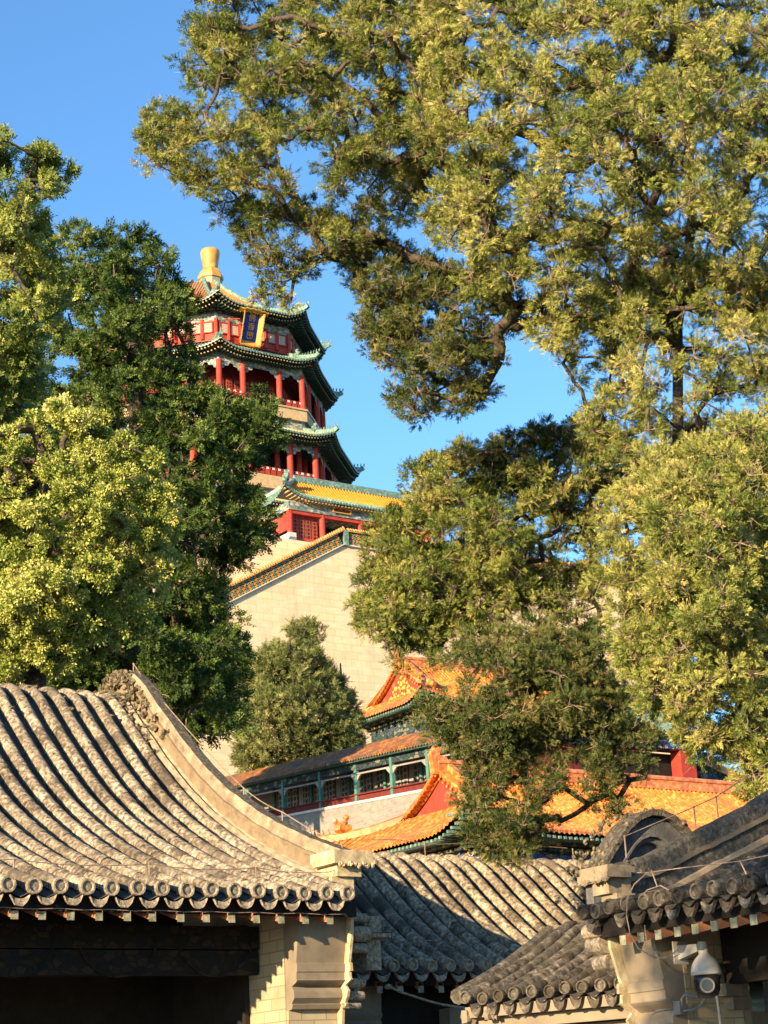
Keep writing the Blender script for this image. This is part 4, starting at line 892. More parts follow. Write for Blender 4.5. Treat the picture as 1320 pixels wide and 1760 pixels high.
# ------------------------------------------------------------------ the octagonal tower
TC = Vector((108.2, 192.9, 0))
tw = thing('pagoda_tower', (TC.x, TC.y, GZ), 'tall octagonal red and green tower with stacked eaves and a golden finial on the hilltop', 'tower')
C8 = math.cos(math.pi/8); S8 = math.sin(math.pi/8)
def oct(R, z, k): a = -math.pi/2 - math.pi/8 + k*math.pi/4; return Vector((TC.x+R*math.cos(a), TC.y+R*math.sin(a), z))
def oct_prism(mb, R, z0, z1, mi=0, R1=None):
    R1 = R1 or R
    for k in range(8): mb.quad(oct(R, z0, k), oct(R, z0, k+1), oct(R1, z1, k+1), oct(R1, z1, k), mi)
def oct_ring(mb, R0, R1, z, mi=0):
    for k in range(8): mb.quad(oct(R0, z, k), oct(R0, z, k+1), oct(R1, z, k+1), oct(R1, z, k), mi)
def eave(R, ztip, depth, rise, upt, top='gold_glaze', edge='green_glaze', edge_y=1.1, seg=7, nb=7, name='eave_roof', prof=None):
    apo = R*C8; hL = R*S8; zb = ztip-upt; t8 = math.tan(math.pi/8)
    zf = smooth_prof(prof or [(0, zb), (depth*.35, zb+rise*.24), (depth*.7, zb+rise*.6), (depth, zb+rise), (depth+.05, zb+rise+.05)], 2)
    def up(x, y):
        c = max(0.0, abs(x)/max((apo-y)*t8, .1)-.45)/.55; return upt*min(c, 1)**2.2*(1-min(1, y/min(depth, 4.5)))**1.2
    mb = MB()
    for k in range(8):
        th = -math.pi/2+k*math.pi/4; n = Vector((math.cos(th), math.sin(th), 0)); ax = Vector((-n.y, n.x, 0))
        O = Vector((TC.x, TC.y, 0))+n*apo
        vis = k in (0, 1, 7)
        panel(mb, O, ax, -n, -hL, hL, lambda x: min(depth, (hL-abs(x))/t8), zf, up, .40 if vis else .8, .115, 0, 2, seg if vis else 4, mi_edge=1, edge_y=edge_y)
    rf = mb.build(name, [top, edge, 'green_glaze'], tw)
    for k in range(8):
        mb = MB(); pts = []
        for j in range(9):
            y = depth*(1-j/8); pts.append(oct(R-y/C8, zf(y)+upt*(1-min(1, y/min(depth, 4.5)))**1.2, k))
        d = (oct(1, 0, k)-TC); d.z = 0; d.normalize(); pts.append(pts[-1]+d*.45+Vector((0, 0, .25)))
        mb.sweep(pts, [(-.2, -.1), (-.22, .38), (0, .52), (.22, .38), (.2, -.1)], Vector((-d.y, d.x, 0)))
        if k in (0, 1, 2, 7):
            p = pts[-1]+Vector((0, 0, .35)); q = pts[5]+Vector((0, 0, .35)) if depth < 6 else pts[7]+Vector((0, 0, .35)); dd = (q-p).normalized(); beasts(mb, p, dd*.42, nb, .30)
            r_ = p+dd*.42*(nb+1); mb.ball(r_+Vector((0, 0, .45)), .5, 0, 7, .35, (1, 1, 1)); mb.ball(r_+Vector((0, 0, 1.0)), .25, 0, 6, .3)
        mb.build('hip_ridge', 'green_glaze', rf)
    # rafter ends: two staggered rows, gold studs below the tiles
    mb = MB(); so = MB()
    for k in range(8):
        th = -math.pi/2+k*math.pi/4; n = Vector((math.cos(th), math.sin(th), 0)); ax = Vector((-n.y, n.x, 0)); O = Vector((TC.x, TC.y, 0))
        if k in (0, 1, 7):
            for row, (dr, dz, ln) in enumerate(((.15, -.34, 1.2), (.75, -.62, 1.6))):
                ap = apo-dr; w_ = ap*t8; m = int(2*w_/.42)
                for i in range(m):
                    x = -w_+(i+.5)*2*w_/m; z = zb+dz+up(x*(apo/ap), 0)*(1 if row == 0 else .75)
                    c = O+n*ap+ax*x; a_ = .085
                    vs = [c+ax*sx*a_+Vector((0, 0, z+sz*a_)) for sx, sz in ((-1, -1), (1, -1), (1, 1), (-1, 1))]; vb = [v-n*ln+Vector((0, 0, ln*.12)) for v in vs]
                    mb.add(vs+vb, [(0, 1, 2, 3)], 0); mb.add(vs+vb, [(0, 4, 5, 1), (1, 5, 6, 2), (2, 6, 7, 3), (3, 7, 4, 0)], 1)
        W = 10
        A = []; B = []
        for i in range(W+1):
            x = -1+2*i/W; w0 = (apo-.3)*t8; w1 = (apo-3.6)*t8
            A.append(O+n*(apo-.3)+ax*(x*w0)+Vector((0, 0, zb-.24+up(x*w0, .0)))); B.append(O+n*(apo-3.0)+ax*(x*w1)+Vector((0, 0, zb-.1+up(x*w0, 0)*.25)))
        for i in range(W): so.quad(A[i], A[i+1], B[i+1], B[i])
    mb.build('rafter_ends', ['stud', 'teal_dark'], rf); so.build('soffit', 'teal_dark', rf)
    return zb
def frieze(R, z0, z1, drop, name='painted_frieze', colx=None):
    mb = MB(); oct_prism(mb, R, z0, z1)
    mb.build(name, 'painted_frieze', tw)
    mb = MB()                               # scalloped brackets hanging between the columns
    for k in (0, 1, 7, 2):
        A = oct(R+.05, z0, k); B = oct(R+.05, z0, k+1)
        fs_ = [0, .28, .72, 1]
        for a, b in zip(fs_, fs_[1:]):
            P = A.lerp(B, a); Q = A.lerp(B, b); L = (Q-P).length; d = (Q-P)/L; e = drop
            for s_, T in ((1, P), (-1, Q)):
                T0 = T+d*s_*.3
                mb.add([T0, T0-Vector((0, 0, e)), T0+d*s_*.35-Vector((0, 0, e*.9)), T0+d*s_*.5-Vector((0, 0, e*.5)), T0+d*s_*.95-Vector((0, 0, e*.45)), T0+d*s_*1.15], [(0, 1, 2, 3, 4, 5)])
    mb.build('spandrel', 'painted_frieze', tw)
def colonnade(R, z0, z1, r_=.36, fs_=(0, .28, .72)):
    for k in (7, 0, 1, 2):
        for f in fs_:
            if k == 2 and f > 0: continue
            P = oct(R, 0, k).lerp(oct(R, 0, k+1), f); mb = MB(); mb.tube([(P.x, P.y, z0), (P.x, P.y, z1)], r_, 12); mb.build('column', 'red_paint', tw)
def railing(R, z, h=1.1):
    mb = MB(); pale = MB()
    for k in (7, 0, 1):
        A = oct(R, z, k); B = oct(R, z, k+1); d = (B-A).normalized(); L = (B-A).length; nrm = Vector((d.y, -d.x, 0))
        for zz_, hh in ((h-.1, .1), (h*.62, .07), (0.05, .1)): mb.prism([A+Vector((0, 0, zz_)), B+Vector((0, 0, zz_)), B+Vector((0, 0, zz_+hh)), A+Vector((0, 0, zz_+hh))], -nrm*.12)
        n = int(L/.8)
        for i in range(n+1):
            P = A+d*(L*i/n); mb.prism([P-d*.05, P+d*.05, P+d*.05+Vector((0, 0, h)), P-d*.05+Vector((0, 0, h))], -nrm*.12)
            if i < n:
                Q = P+d*(L/n*.5)+Vector((0, 0, h*.72)); pale.prism([Q-d*.22, Q+Vector((0, 0, -.02))-d*.05, Q+d*.05, Q+d*.22, Q+d*.12+Vector((0, 0, .26)), Q-d*.12+Vector((0, 0, .26))], nrm*.03)
        mb.prism([A+Vector((0, 0, .15)), B+Vector((0, 0, .15)), B+Vector((0, 0, h*.6)), A+Vector((0, 0, h*.6))], -nrm*.05)
    q = mb.build('railing', 'red_paint', tw); pale.build('carved_inset', 'white_stone', q)
# top roof
eave(16.2, 95.6, 13.2, 7.9, 1.25, top='orange_glaze', seg=12, nb=8, edge_y=4.2, prof=[(0, 94.35), (3, 95.75), (6, 97.4), (9, 99.5), (11.5, 101.7), (13.2, 103.4), (13.3, 103.5)], name='top_roof')
c = Vector((TC.x+1.3, TC.y, 0))
mb = MB(); mb.lathe(c, [(2.1, 101.6), (1.6, 102.9), (1.5, 103.3), (1.5, 104.6)], 8, 0, math.pi/8); mb.build('finial_pedestal', 'pedestal_glaze', tw)
mb = MB(); mb.lathe(c, [(1.52, 104.6), (1.68, 104.7), (1.68, 105.15), (1.50, 105.35), (1.40, 105.7), (1.12, 106.05), (1.0, 106.15)], 8, 0, math.pi/8); fb = mb.build('finial_base', 'old_gold', tw)
mb = MB(); mb.lathe(c, [(.98, 106.1), (.95, 106.35), (1.02, 106.9), (1.11, 107.4), (1.20, 107.9), (1.25, 108.3), (1.25, 108.65), (1.18, 108.85), (1.0, 108.98), (.4, 109.0)], 24); mb.build('golden_finial', 'old_gold', tw, smooth=True)
mb = MB(); oct_prism(mb, 13.35, 90.2, 94.0); oct_ring(mb, 13.35, .3, 94.0); mb.build('upper_wall', 'red_paint', tw)
mb = MB(); oct_prism(mb, 13.42, 92.75, 93.75); mb.build('upper_frieze', 'painted_frieze', tw)
def bracket_zone(R0, z0, R1, z1, rows=4):
    mb = MB(); oct_prism(mb, R0, z0-.1, z1+.2)
    for k in (7, 0, 1, 2):
        for r_ in range(rows):
            R = R0+(R1-R0)*(r_+1)/rows; z = z0+(z1-z0)*r_/rows; A = oct(R, z, k); B = oct(R, z, k+1); d = (B-A).normalized(); L = (B-A).length; nrm = Vector((d.y, -d.x, 0)); n = int(L/1.05)
            for i in range(n):
                c_ = A+d*(L*(i+.5)/n); h = (z1-z0)/rows*.62; w_ = .30+.05*(r_ % 2)
                mb.prism([c_-d*w_*.6, c_+d*w_*.6, c_+d*w_+Vector((0, 0, h)), c_-d*w_+Vector((0, 0, h))], -nrm*1.0)
    return mb.build('brackets', 'bracket_paint', tw)
bracket_zone(13.3, 93.75, 15.0, 94.6)
for k in (7, 0, 1):
    A = oct(13.4, 90.4, k); B = oct(13.4, 90.4, k+1); d = (B-A).normalized(); nrm = Vector((d.y, -d.x, 0))
    for f in (.10, .245, .40, .60, .76, .90):
        c_ = A.lerp(B, f)+nrm*.02; mb = MB(); v = Vector((0, 0, 1)); mb.prism([c_-d*.5+v*.9, c_+d*.5+v*.9, c_+d*.5+v*2.15, c_-d*.5+v*2.15], nrm*.05); wd = mb.build('window', 'pale_lattice', tw)
        mb = MB()
        for (x0_, x1_, z0_, z1_) in ((-.62, -.5, .78, 2.27), (.5, .62, .78, 2.27), (-.5, .5, .78, .9), (-.5, .5, 2.15, 2.27)): mb.prism([c_+d*x0_+v*z0_, c_+d*x1_+v*z0_, c_+d*x1_+v*z1_, c_+d*x0_+v*z1_], nrm*.14)
        mb.build('frame', 'red_paint', wd)
    for f in (0, .17, .33, .5, .67, .83):
        c_ = A.lerp(B, f); mb = MB(); mb.tube([c_, c_+Vector((0, 0, 2.6))], .26, 8); mb.build('wall_post', 'red_paint', tw)
# second tier
eave(17.5, 88.85, 4.2, 2.3, 0.95, top='green_glaze', edge='green_glaze')
frieze(15.2, 86.7, 88.0, .85)
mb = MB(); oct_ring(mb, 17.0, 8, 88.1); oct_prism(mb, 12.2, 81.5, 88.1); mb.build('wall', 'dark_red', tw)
colonnade(15.15, 82.3, 86.9)
for k in (7, 0, 1):
    A = oct(12.25, 82.3, k); B = oct(12.25, 82.3, k+1); d = (B-A).normalized(); nrm = Vector((d.y, -d.x, 0)); v = Vector((0, 0, 1))
    for i in range(8):
        c_ = A.lerp(B, (i+.5)/8); mb = MB(); mb.prism([c_-d*.42+v*.2, c_+d*.42+v*.2, c_+d*.42+v*3.6, c_-d*.42+v*3.6], nrm*.06); dp = mb.build('door', 'red_paint', tw)
        mb = MB(); mb.prism([c_-d*.3+v*1.3+nrm*.065, c_+d*.3+v*1.3+nrm*.065, c_+d*.3+v*3.3+nrm*.065, c_-d*.3+v*3.3+nrm*.065], nrm*.02); mb.build('lattice_panel', 'door_lattice', dp)
railing(15.25, 82.3)
mb = MB(); oct_prism(mb, 15.75, 80.75, 82.25); oct_ring(mb, 15.75, 10, 80.75); oct_ring(mb, 15.75, 10, 82.25); mb.build('balcony_board', 'balcony_board', tw)
mb = MB(); oct_prism(mb, 15.9, 82.1, 82.32); oct_ring(mb, 15.9, 15.7, 82.32); mb.build('balcony_edge', 'gold_glaze', tw)
mb = MB(); oct_prism(mb, 15.3, 79.3, 80.8); mb.build('lower_frieze', 'painted_frieze', tw)
# third tier
eave(19.8, 78.55, 4.6, 2.3, 1.0, top='gold_glaze', edge='green_glaze')
frieze(16.9, 76.6, 77.7, .85)
bracket_zone(16.6, 77.0, 18.2, 77.5, 2)
mb = MB(); oct_ring(mb, 19.3, 8, 77.7); mb.build('ceiling', 'teal_dark', tw)
mb = MB(); oct_prism(mb, 13.4, 72.3, 77.7); mb.build('wall', 'dark_wood', tw)
colonnade(16.7, 72.6, 77.2, .38); colonnade(14.3, 72.6, 77.2, .34, (0, .28, .72))
railing(16.8, 72.6)
mb = MB(); oct_prism(mb, 17.3, 70.9, 72.5); oct_ring(mb, 17.3, 10, 70.9); oct_ring(mb, 17.3, 10, 72.55); mb.build('balcony_board', 'balcony_board', tw)
mb = MB(); oct_prism(mb, 16.8, 69.3, 70.9); mb.build('lower_frieze', 'painted_frieze', tw)
# ground tier
eave(22.0, 68.8, 5.2, 2.4, 1.1, top='gold_glaze', edge='green_glaze')
frieze(18.6, 66.6, 67.8, .85); colonnade(18.5, GZ+.8, 66.9, .42)
mb = MB(); oct_prism(mb, 15.5, GZ, 69.5); oct_ring(mb, 21, 8, 67.9); mb.build('wall', 'red_paint', tw)
mb = MB(); oct_prism(mb, 21.0, GZ, GZ+.8); oct_ring(mb, 21, 8, GZ+.8); mb.build('plinth', 'white_stone', tw)

# the hanging plaque: tilted forward, canopy board on top
def cjk(text, size, Mx, mat, root, thick=0.05, space=1.0):
    for i, ch in enumerate(text):
        cu = bpy.data.curves.new('glyph', 'FONT'); cu.body = ch; cu.size = size; cu.extrude = thick; cu.align_x = 'CENTER'; cu.align_y = 'CENTER'
        try: cu.offset = size*0.012
        except Exception: pass
        o = bpy.data.objects.new('glyph', cu); col.objects.link(o); dg = bpy.context.evaluated_depsgraph_get(); dg.update()
        me = bpy.data.meshes.new_from_object(o.evaluated_get(dg)); bpy.data.objects.remove(o)
        T = Mx(i); off = Vector((0, 0, 0)); q = root
        while q is not None:
            if q in ROOT: off = ROOT[q]; break
            q = q.parent
        me.transform(Matrix.Translation(-off) @ T); me.materials.clear(); me.materials.append(M[mat])
        g = bpy.data.objects.new('character', me); col.objects.link(g); g.parent = root
PN = TC+Vector((-1.2, -13.4*C8-1.6, 92.1)); tilt = rad(20)
pq = thing('plaque', tuple(PN), 'blue vertical plaque with gilded frame and three gold characters on the tower top storey', 'plaque')
PM = Matrix.Translation(PN) @ Matrix.Rotation(tilt, 4, 'X')
# local axes: x right, z up, -y towards the viewer
mb = MB(PM); mb.box(-.95, .95, 0, .1, -1.75, 1.7); mb.build('panel', 'plaque_blue', pq)
mb = MB(PM)
mb.prism([(-1.0, .1, -2.0), (-.92, .1, -2.0), (-1.30, -.55, -2.1), (-1.42, -.55, -2.1)], (0, 0, 3.85)); mb.prism([(.92, .1, -2.0), (1.0, .1, -2.0), (1.42, -.55, -2.1), (1.30, -.55, -2.1)], (0, 0, 3.85))
mb.prism([(-1.0, .1, -1.75), (-1.42, -.55, -2.25), (-1.42, -.55, -2.4), (-1.0, .1, -1.9)], (2.0, 0, 0)); mb.prism([(-1.0, .1, -1.72), (1.0, .1, -1.72), (1.36, -.52, -2.25), (-1.36, -.52, -2.25)], (0, 0, -.1))
for k in range(22):
    z = -2.1+k*.18
    for sx in (-1, 1): mb.ball((sx*1.40, -.56, z), .09, 0, 6, .3)
mb.build('gilded_frame', 'gilt', pq)
mb = MB(PM); n = 14; T_ = []; 
for k in range(n+1):
    t = -1+2*k/n; T_.append((t*1.95, -.75+.15*t*t, 2.0+.18*(1-t*t)+.06*math.cos(k*2.2)))
for a, b in zip(T_, T_[1:]): mb.add([a, b, (b[0], .15, 1.75), (a[0], .15, 1.75), (a[0], a[1], a[2]-.14), (b[0], b[1], b[2]-.14), (b[0], .15, 1.6), (a[0], .15, 1.6)], [(0, 1, 2, 3), (0, 4, 5, 1), (4, 7, 6, 5)])
for k in range(9): mb.ball((-1.0+k*.25, -.3, 1.75+.05*math.sin(k*2)), .15, 0, 6, .3)
mb.build('canopy_board', 'gilt', pq)
cjk('佛香閣', 1.0, lambda i: PM @ Matrix.Translation((0, -.03, 1.05-1.1*i)) @ Matrix.Rotation(rad(90), 4, 'X'), 'gilt', pq, 0.02)
mb = MB(); mb.tube([PN+Vector((-1.3, .3, .9)), PN+Vector((-2.6, 1.6, 1.1))], .06, 6); mb.build('tie_rod', 'red_paint', pq)
# small horizontal plaque on the gallery
GP = at(588, 874, Y=GY-.35)
gp = thing('plaque', tuple(GP), 'small dark horizontal plaque with four gold characters under the gallery eave', 'plaque')
GM = Matrix.Translation(GP) @ Matrix.Rotation(rad(14), 4, 'X')
mb = MB(GM); mb.box(-1.0, 1.0, 0, .08, -.42, .42); mb.build('panel', 'dark_red', gp)
mb = MB(GM); 
for b_ in ((-1.1, -1.0, -.1, .1, -.52, .52), (1.0, 1.1, -.1, .1, -.52, .52), (-1.0, 1.0, -.1, .1, -.52, -.42), (-1.0, 1.0, -.1, .1, .42, .52)): mb.box(*b_)
mb.build('frame', 'gilt', gp)
cjk('曦朗風雲'[:4], .48, lambda i: GM @ Matrix.Translation((-.72+.48*i, -.02, 0)) @ Matrix.Rotation(rad(90), 4, 'X'), 'gilt', gp, 0.01)

# ------------------------------------------------------------------ trees
rng = np.random.default_rng(11)
def in_poly(x, y, P):
    ins = np.zeros(len(x), bool); n = len(P)
    for i in range(n):
        (x1, y1), (x2, y2) = P[i], P[(i+1) % n]
        c = ((y1 > y) != (y2 > y)) & (x < (x2-x1)*(y-y1)/((y2-y1) if y2 != y1 else 1e-9)+x1); ins ^= c
    return ins
def edge_dist(x, y, P):
    d = np.full(len(x), 1e9); n = len(P)
    for i in range(n):
        a = np.array(P[i], float); b = np.array(P[(i+1) % n], float); ab = b-a; L = (ab**2).sum()
        t = np.clip(((x-a[0])*ab[0]+(y-a[1])*ab[1])/L, 0, 1); d = np.minimum(d, np.hypot(x-a[0]-t*ab[0], y-a[1]-t*ab[1]))
    return d
nFW, nRT, nUP, nhf = (np.array(v) for v in (FW, RT, UP, hf))
def unproj(x, y, D):
    d = nFW[None]+nRT[None]*((x-660)/FPX)[:, None]-nUP[None]*((y-880)/FPX)[:, None]
    return d*(D/(d@nhf))[:, None]
def clumps(poly, n, D0, thick, rpx, holes=(), keep=0.0, sep=0.75):
    """tuft centres filling a rounded crown volume of real depth; returns points (n,3), radii"""
    P = np.array(poly, float); lo = P.min(0); hi = P.max(0); out = []; rr = []; tries = 0
    pts = np.zeros((0, 3)); 
    while len(out) < n and tries < 60:
        tries += 1; m = 600
        x = rng.uniform(lo[0], hi[0], m); y = rng.uniform(lo[1], hi[1], m); k = in_poly(x, y, poly)
        e = edge_dist(x, y, poly); k &= e > rpx*0.55
        for h, pr in holes: k &= ~(in_poly(x, y, h) & (rng.random(m) < pr))
        x, y, e = x[k], y[k], e[k]
        T = np.minimum(thick, (e+rpx)*D0/FPX*1.25); u = rng.uniform(-1, 1, len(x)); u = np.sign(u)*np.abs(u)**0.6
        D = D0+T*u; Q = unproj(x, y, D)
        for q, d_ in zip(Q, D):
            r = rpx*d_/FPX*rng.uniform(.7, 1.3)
            if len(out) and (((np.array(out)-q)**2).sum(1) < (r*sep)**2).any(): continue
            out.append(q); rr.append(r)
            if len(out) >= n: break
    return np.array(out), np.array(rr)
def leaf_tpl(kind, r):
    V = []; F = []
    def leaf(p, d, L, W, nrm):
        b = len(V); s_ = np.cross(d, nrm); s_ /= np.linalg.norm(s_)+1e-9
        V.extend([p, p+d*L*.45+s_*W, p+d*L, p+d*L*.45-s_*W]); F.append((b, b+1, b+2, b+3))
    nz = np.array((0, 0, 1.0))
    if kind == 'cypress':
        for k in range(11):
            t = .05+.9*k/10; side = (-1)**k; a = rad(r.uniform(22, 50))*side; d = np.array((math.cos(a), math.sin(a), r.uniform(-.35, .35))); d /= np.linalg.norm(d)
            nr = nz+r.normal(0, .5, 3); leaf(np.array((t*.75, 0, r.uniform(-.05, .05))), d, r.uniform(.26, .42)*(1.1-t*.4), r.uniform(.03, .05), nr)
        leaf(np.array((0, 0, 0.)), np.array((1., 0, 0)), .95, .02, nz+r.normal(0, .3, 3))
    elif kind == 'pinnate':
        for k in range(10):
            t = (k//2+.6)/5; side = (-1)**k; a = rad(r.uniform(50, 75))*side; d = np.array((math.cos(a), math.sin(a), r.uniform(-.4, .2))); d /= np.linalg.norm(d)
            leaf(np.array((t*.8, 0, -.12*t*t)), d, r.uniform(.30, .38), r.uniform(.07, .10), nz+r.normal(0, .35, 3))
        leaf(np.array((.85, 0, -.1)), np.array((1., 0, -.1)), .35, .08, nz)
    else:
        for k in range(8):
            d = r.normal(0, 1, 3); d[0] = abs(d[0])+.4; d /= np.linalg.norm(d); leaf(d*.25+r.normal(0, .12, 3), d, r.uniform(.35, .5), r.uniform(.09, .14), r.normal(0, 1, 3))
    return np.array(V), np.array(F)
def crown(name, C_, R_, per, size, kind, mat, parent, flat=0.75, up=0.35, seed=1, droop=0.0, shell=0.55, label=None):
    r = np.random.default_rng(seed); off = np.array(ROOT[parent]); VV = []; FF = []; TT = []; base = 0
    n = len(C_); per_ = np.maximum(6, (per*(R_/R_.mean())**2).astype(int)); idx = np.repeat(np.arange(n), per_); m = len(idx)
    d = r.normal(0, 1, (m, 3)); d /= np.linalg.norm(d, axis=1)[:, None]
    ns = 9; sd0 = r.normal(0, 1, (n, ns, 3)); sd0 /= np.linalg.norm(sd0, axis=2)[:, :, None]; sub = sd0*(R_[:, None, None]*r.uniform(.35, 1.12, (n, ns, 1)))*np.array((1.1, 1.1, flat)); which_s = r.integers(0, ns, m)
    sc_ = sub[idx, which_s]; srad_ = R_[idx]*r.uniform(.22, .46, (n, ns))[idx, which_s]; pos = C_[idx]+sc_+d*(srad_*r.random(m)**.5)[:, None]*np.array((1, 1, .8)); d = d*.55+sc_/(np.linalg.norm(sc_, axis=1)[:, None]+1e-6)*.75; d /= np.linalg.norm(d, axis=1)[:, None]
    ax = d*.8+np.array((0, 0, up-droop))+r.normal(0, .38, (m, 3)); ax /= np.linalg.norm(ax, axis=1)[:, None]
    q = r.normal(0, 1, (m, 3)); sd = np.cross(ax, q); sd /= np.linalg.norm(sd, axis=1)[:, None]; nr = np.cross(ax, sd)
    sz = size*r.uniform(.65, 1.3, m); ctint = r.normal(0, .13, n); tint = np.clip(.32+ctint[idx]+r.normal(0, .14, m), 0, 1)
    var = [leaf_tpl(kind, r) for _ in range(4)]; which = r.integers(0, 4, m)
    for w_ in range(4):
        k = which == w_; V, F = var[w_]; mm = int(k.sum())
        if not mm: continue
        P = pos[k][:, None, :]+sz[k][:, None, None]*(V[None, :, 0:1]*ax[k][:, None, :]+V[None, :, 1:2]*sd[k][:, None, :]+V[None, :, 2:3]*nr[k][:, None, :])
        VV.append(P.reshape(-1, 3)); FF.append((F[None]+(np.arange(mm)*len(V))[:, None, None]+base).reshape(-1, 4)); TT.append(np.repeat(tint[k], len(V))); base += mm*len(V)
    VV = np.concatenate(VV)-off; FF = np.concatenate(FF); TT = np.concatenate(TT)
    me = bpy.data.meshes.new(name); me.vertices.add(len(VV)); me.vertices.foreach_set('co', VV.astype(np.float32).ravel())
    me.loops.add(FF.size); me.loops.foreach_set('vertex_index', FF.astype(np.int32).ravel()); me.polygons.add(len(FF))
    me.polygons.foreach_set('loop_start', np.arange(0, FF.size, 4, dtype=np.int32)); me.polygons.foreach_set('loop_total', np.full(len(FF), 4, np.int32)) if False else None
    a = me.attributes.new('tint', 'FLOAT', 'POINT'); a.data.foreach_set('value', TT.astype(np.float32)); me.materials.append(M[mat]); me.update(calc_edges=True)
    o = bpy.data.objects.new(name, me); col.objects.link(o); o.parent = parent
    return len(FF)
def skeleton(parent, spine, srad, C_, R_, name='trunk', tw_per=3, mn=0.012, maxr=None, seed=3, mat='bark', twig='twig', twr=0.004):
    """limbs reach every tuft: each tuft joins the nearest node already joined, thickness from what hangs on it"""
    r = np.random.default_rng(seed); nodes = []; par = []
    for i, p in enumerate(spine): nodes.append(np.array(p, float)); par.append(i-1)
    ns = len(nodes); order = np.argsort([min(np.linalg.norm(c-nodes[j]) for j in range(ns)) for c in C_])
    sp0 = nodes[0]
    for ci in order:
        c = C_[ci]; A = np.array(nodes); dist = np.linalg.norm(A-c, axis=1)
        # prefer attaching to nodes lying closer to the trunk, a little below
        pen = dist+0.35*np.maximum(0, A[:, 2]-c[2]); j = int(np.argmin(pen)); p = A[j]
        L = np.linalg.norm(c-p); mid = (p+c)/2+r.normal(0, .10, 3)*L+np.array((0, 0, .06*L)); nodes.append(mid); par.append(j); nodes.append(c); par.append(len(nodes)-2)
    w_ = np.zeros(len(nodes))
    for i in range(len(nodes)-1, 0, -1):
        if i >= ns: w_[i] += 1.0
        if par[i] >= 0: w_[par[i]] += w_[i]
    rr = mn*np.power(np.maximum(w_, 1), 0.42)
    if maxr: rr = np.minimum(rr, maxr)
    mb = MB(); mb.tube([Vector(p) for p in spine], list(srad), 10)
    for i in range(ns, len(nodes)):
        j = par[i]; ra = rr[i] if j < ns else min(rr[j], rr[i]*1.6); mb.tube([Vector(nodes[j]), Vector(nodes[i])], [ra, rr[i]], 5, 0, False)
    mb.build(name, mat, parent, smooth=True)
    if tw_per:
        mb = MB(); off = 0
        for c, R in zip(C_, R_):
            for _ in range(tw_per):
                d = r.normal(0, 1, 3); d /= np.linalg.norm(d); e = c+d*R*1.02; m_ = c+d*R*.5+r.normal(0, .16, 3)*R; f = m_+(r.normal(0, 1, 3))*R*.4
                mb.tube([Vector(c), Vector(m_), Vector(e)], [twr*1.5, twr, twr*.5], 3, 0, False); mb.tube([Vector(m_), Vector(f)], [twr*.8, twr*.4], 3, 0, False)
        q = mb.build('twigs', twig, parent); q['kind'] = 'stuff'
TF = 0
QF = 2.0
def tree(name, base, label, cat, parts, spine, srad, seed, group=None, skel=True, **kw):
    root = thing(name, tuple(base), label, cat, group)
    Cs = np.concatenate([p[0] for p in parts]); Rs = np.concatenate([p[1] for p in parts])
    nf = 0
    for i, p in enumerate(parts): nf += crown('crown', p[0], p[1], p[2], p[3], p[4], p[5], root, seed=seed+i, **p[6])
    skeleton(root, spine, srad, Cs, Rs, seed=seed, **kw)
    print(name, 'faces', nf, 'tufts', len(Cs)); return root
A3 = lambda x, y, D: np.array(at(x, y, D=D))
# --- the big cypress filling the upper right, and its boughs hanging over the roofs
bt = A3(1320, 1500, 20.5); bz = np.array((bt[0], bt[1], -1.6))
sp = [bz, A3(1312, 1300, 20.5), A3(1275, 1000, 20.6), A3(1165, 760, 20.4), A3(1165, 560, 20.3), A3(1190, 380, 20.2), A3(1180, 180, 20.3), A3(1150, -60, 20.5)]
top_left = [(300, -60), (318, 60), (306, 115), (322, 160), (285, 180), (238, 198), (222, 238), (246, 292), (298, 322), (335, 340), (420, 380), (520, 400), (600, 440), (690, 420), (760, 300), (780, 100), (780, -60)]
top_low = [(345, 372), (400, 340), (520, 330), (640, 380), (720, 420), (860, 470), (900, 560), (880, 610), (850, 690), (800, 742), (745, 728), (690, 736), (655, 640), (615, 600), (590, 560), (612, 520), (575, 470), (530, 470), (470, 500), (425, 450), (395, 380)]
top_right = [(700, -60), (700, 200), (720, 380), (800, 500), (900, 560), (930, 620), (960, 650), (1010, 560), (1080, 520), (1200, 520), (1400, 540), (1400, -60)]
top_mid = [(930, 560), (975, 700), (1000, 760), (1120, 860),  (1400, 820), (1400, 480), (1200, 440), (1050, 460)]
c1 = clumps(top_left, 330, 20.5, 1.5, 26, holes=[([(380, 330), (560, 300), (640, 380), (430, 400)], .5)])
c2 = clumps(top_low, 200, 20.9, 1.0, 22, holes=[([(400, 350), (560, 340), (590, 430), (470, 470)], .62)])
c3 = clumps(top_right, 600, 19.6, 2.0, 27)
c4 = clumps(top_mid, 260, 20.0, 1.4, 24, holes=[([(1130, 560), (1340, 560), (1340, 740), (1130, 740)], .25)])
tuft = (np.concatenate([unproj(np.array([462.]), np.array([505.]), np.array([20.8])), unproj(np.array([500., 440.]), np.array([520., 512.]), np.array([20.8, 20.8]))]), np.array([.13, .10, .08]))
CY = dict(flat=.8, up=.25)
SZ = 0.106
tree('cypress_tree', bz, 'huge old cypress filling the upper right of the sky with yellow-green boughs', 'tree',
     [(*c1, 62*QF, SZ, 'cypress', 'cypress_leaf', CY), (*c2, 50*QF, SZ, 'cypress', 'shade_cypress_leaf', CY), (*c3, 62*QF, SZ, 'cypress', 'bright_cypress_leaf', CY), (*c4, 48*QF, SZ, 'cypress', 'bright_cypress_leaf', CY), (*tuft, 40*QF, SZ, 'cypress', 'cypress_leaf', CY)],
     sp, [.26, .23, .16, .07, .06, .06, .06, .04], 21, tw_per=8, mn=.008, maxr=.075, twr=.0035)
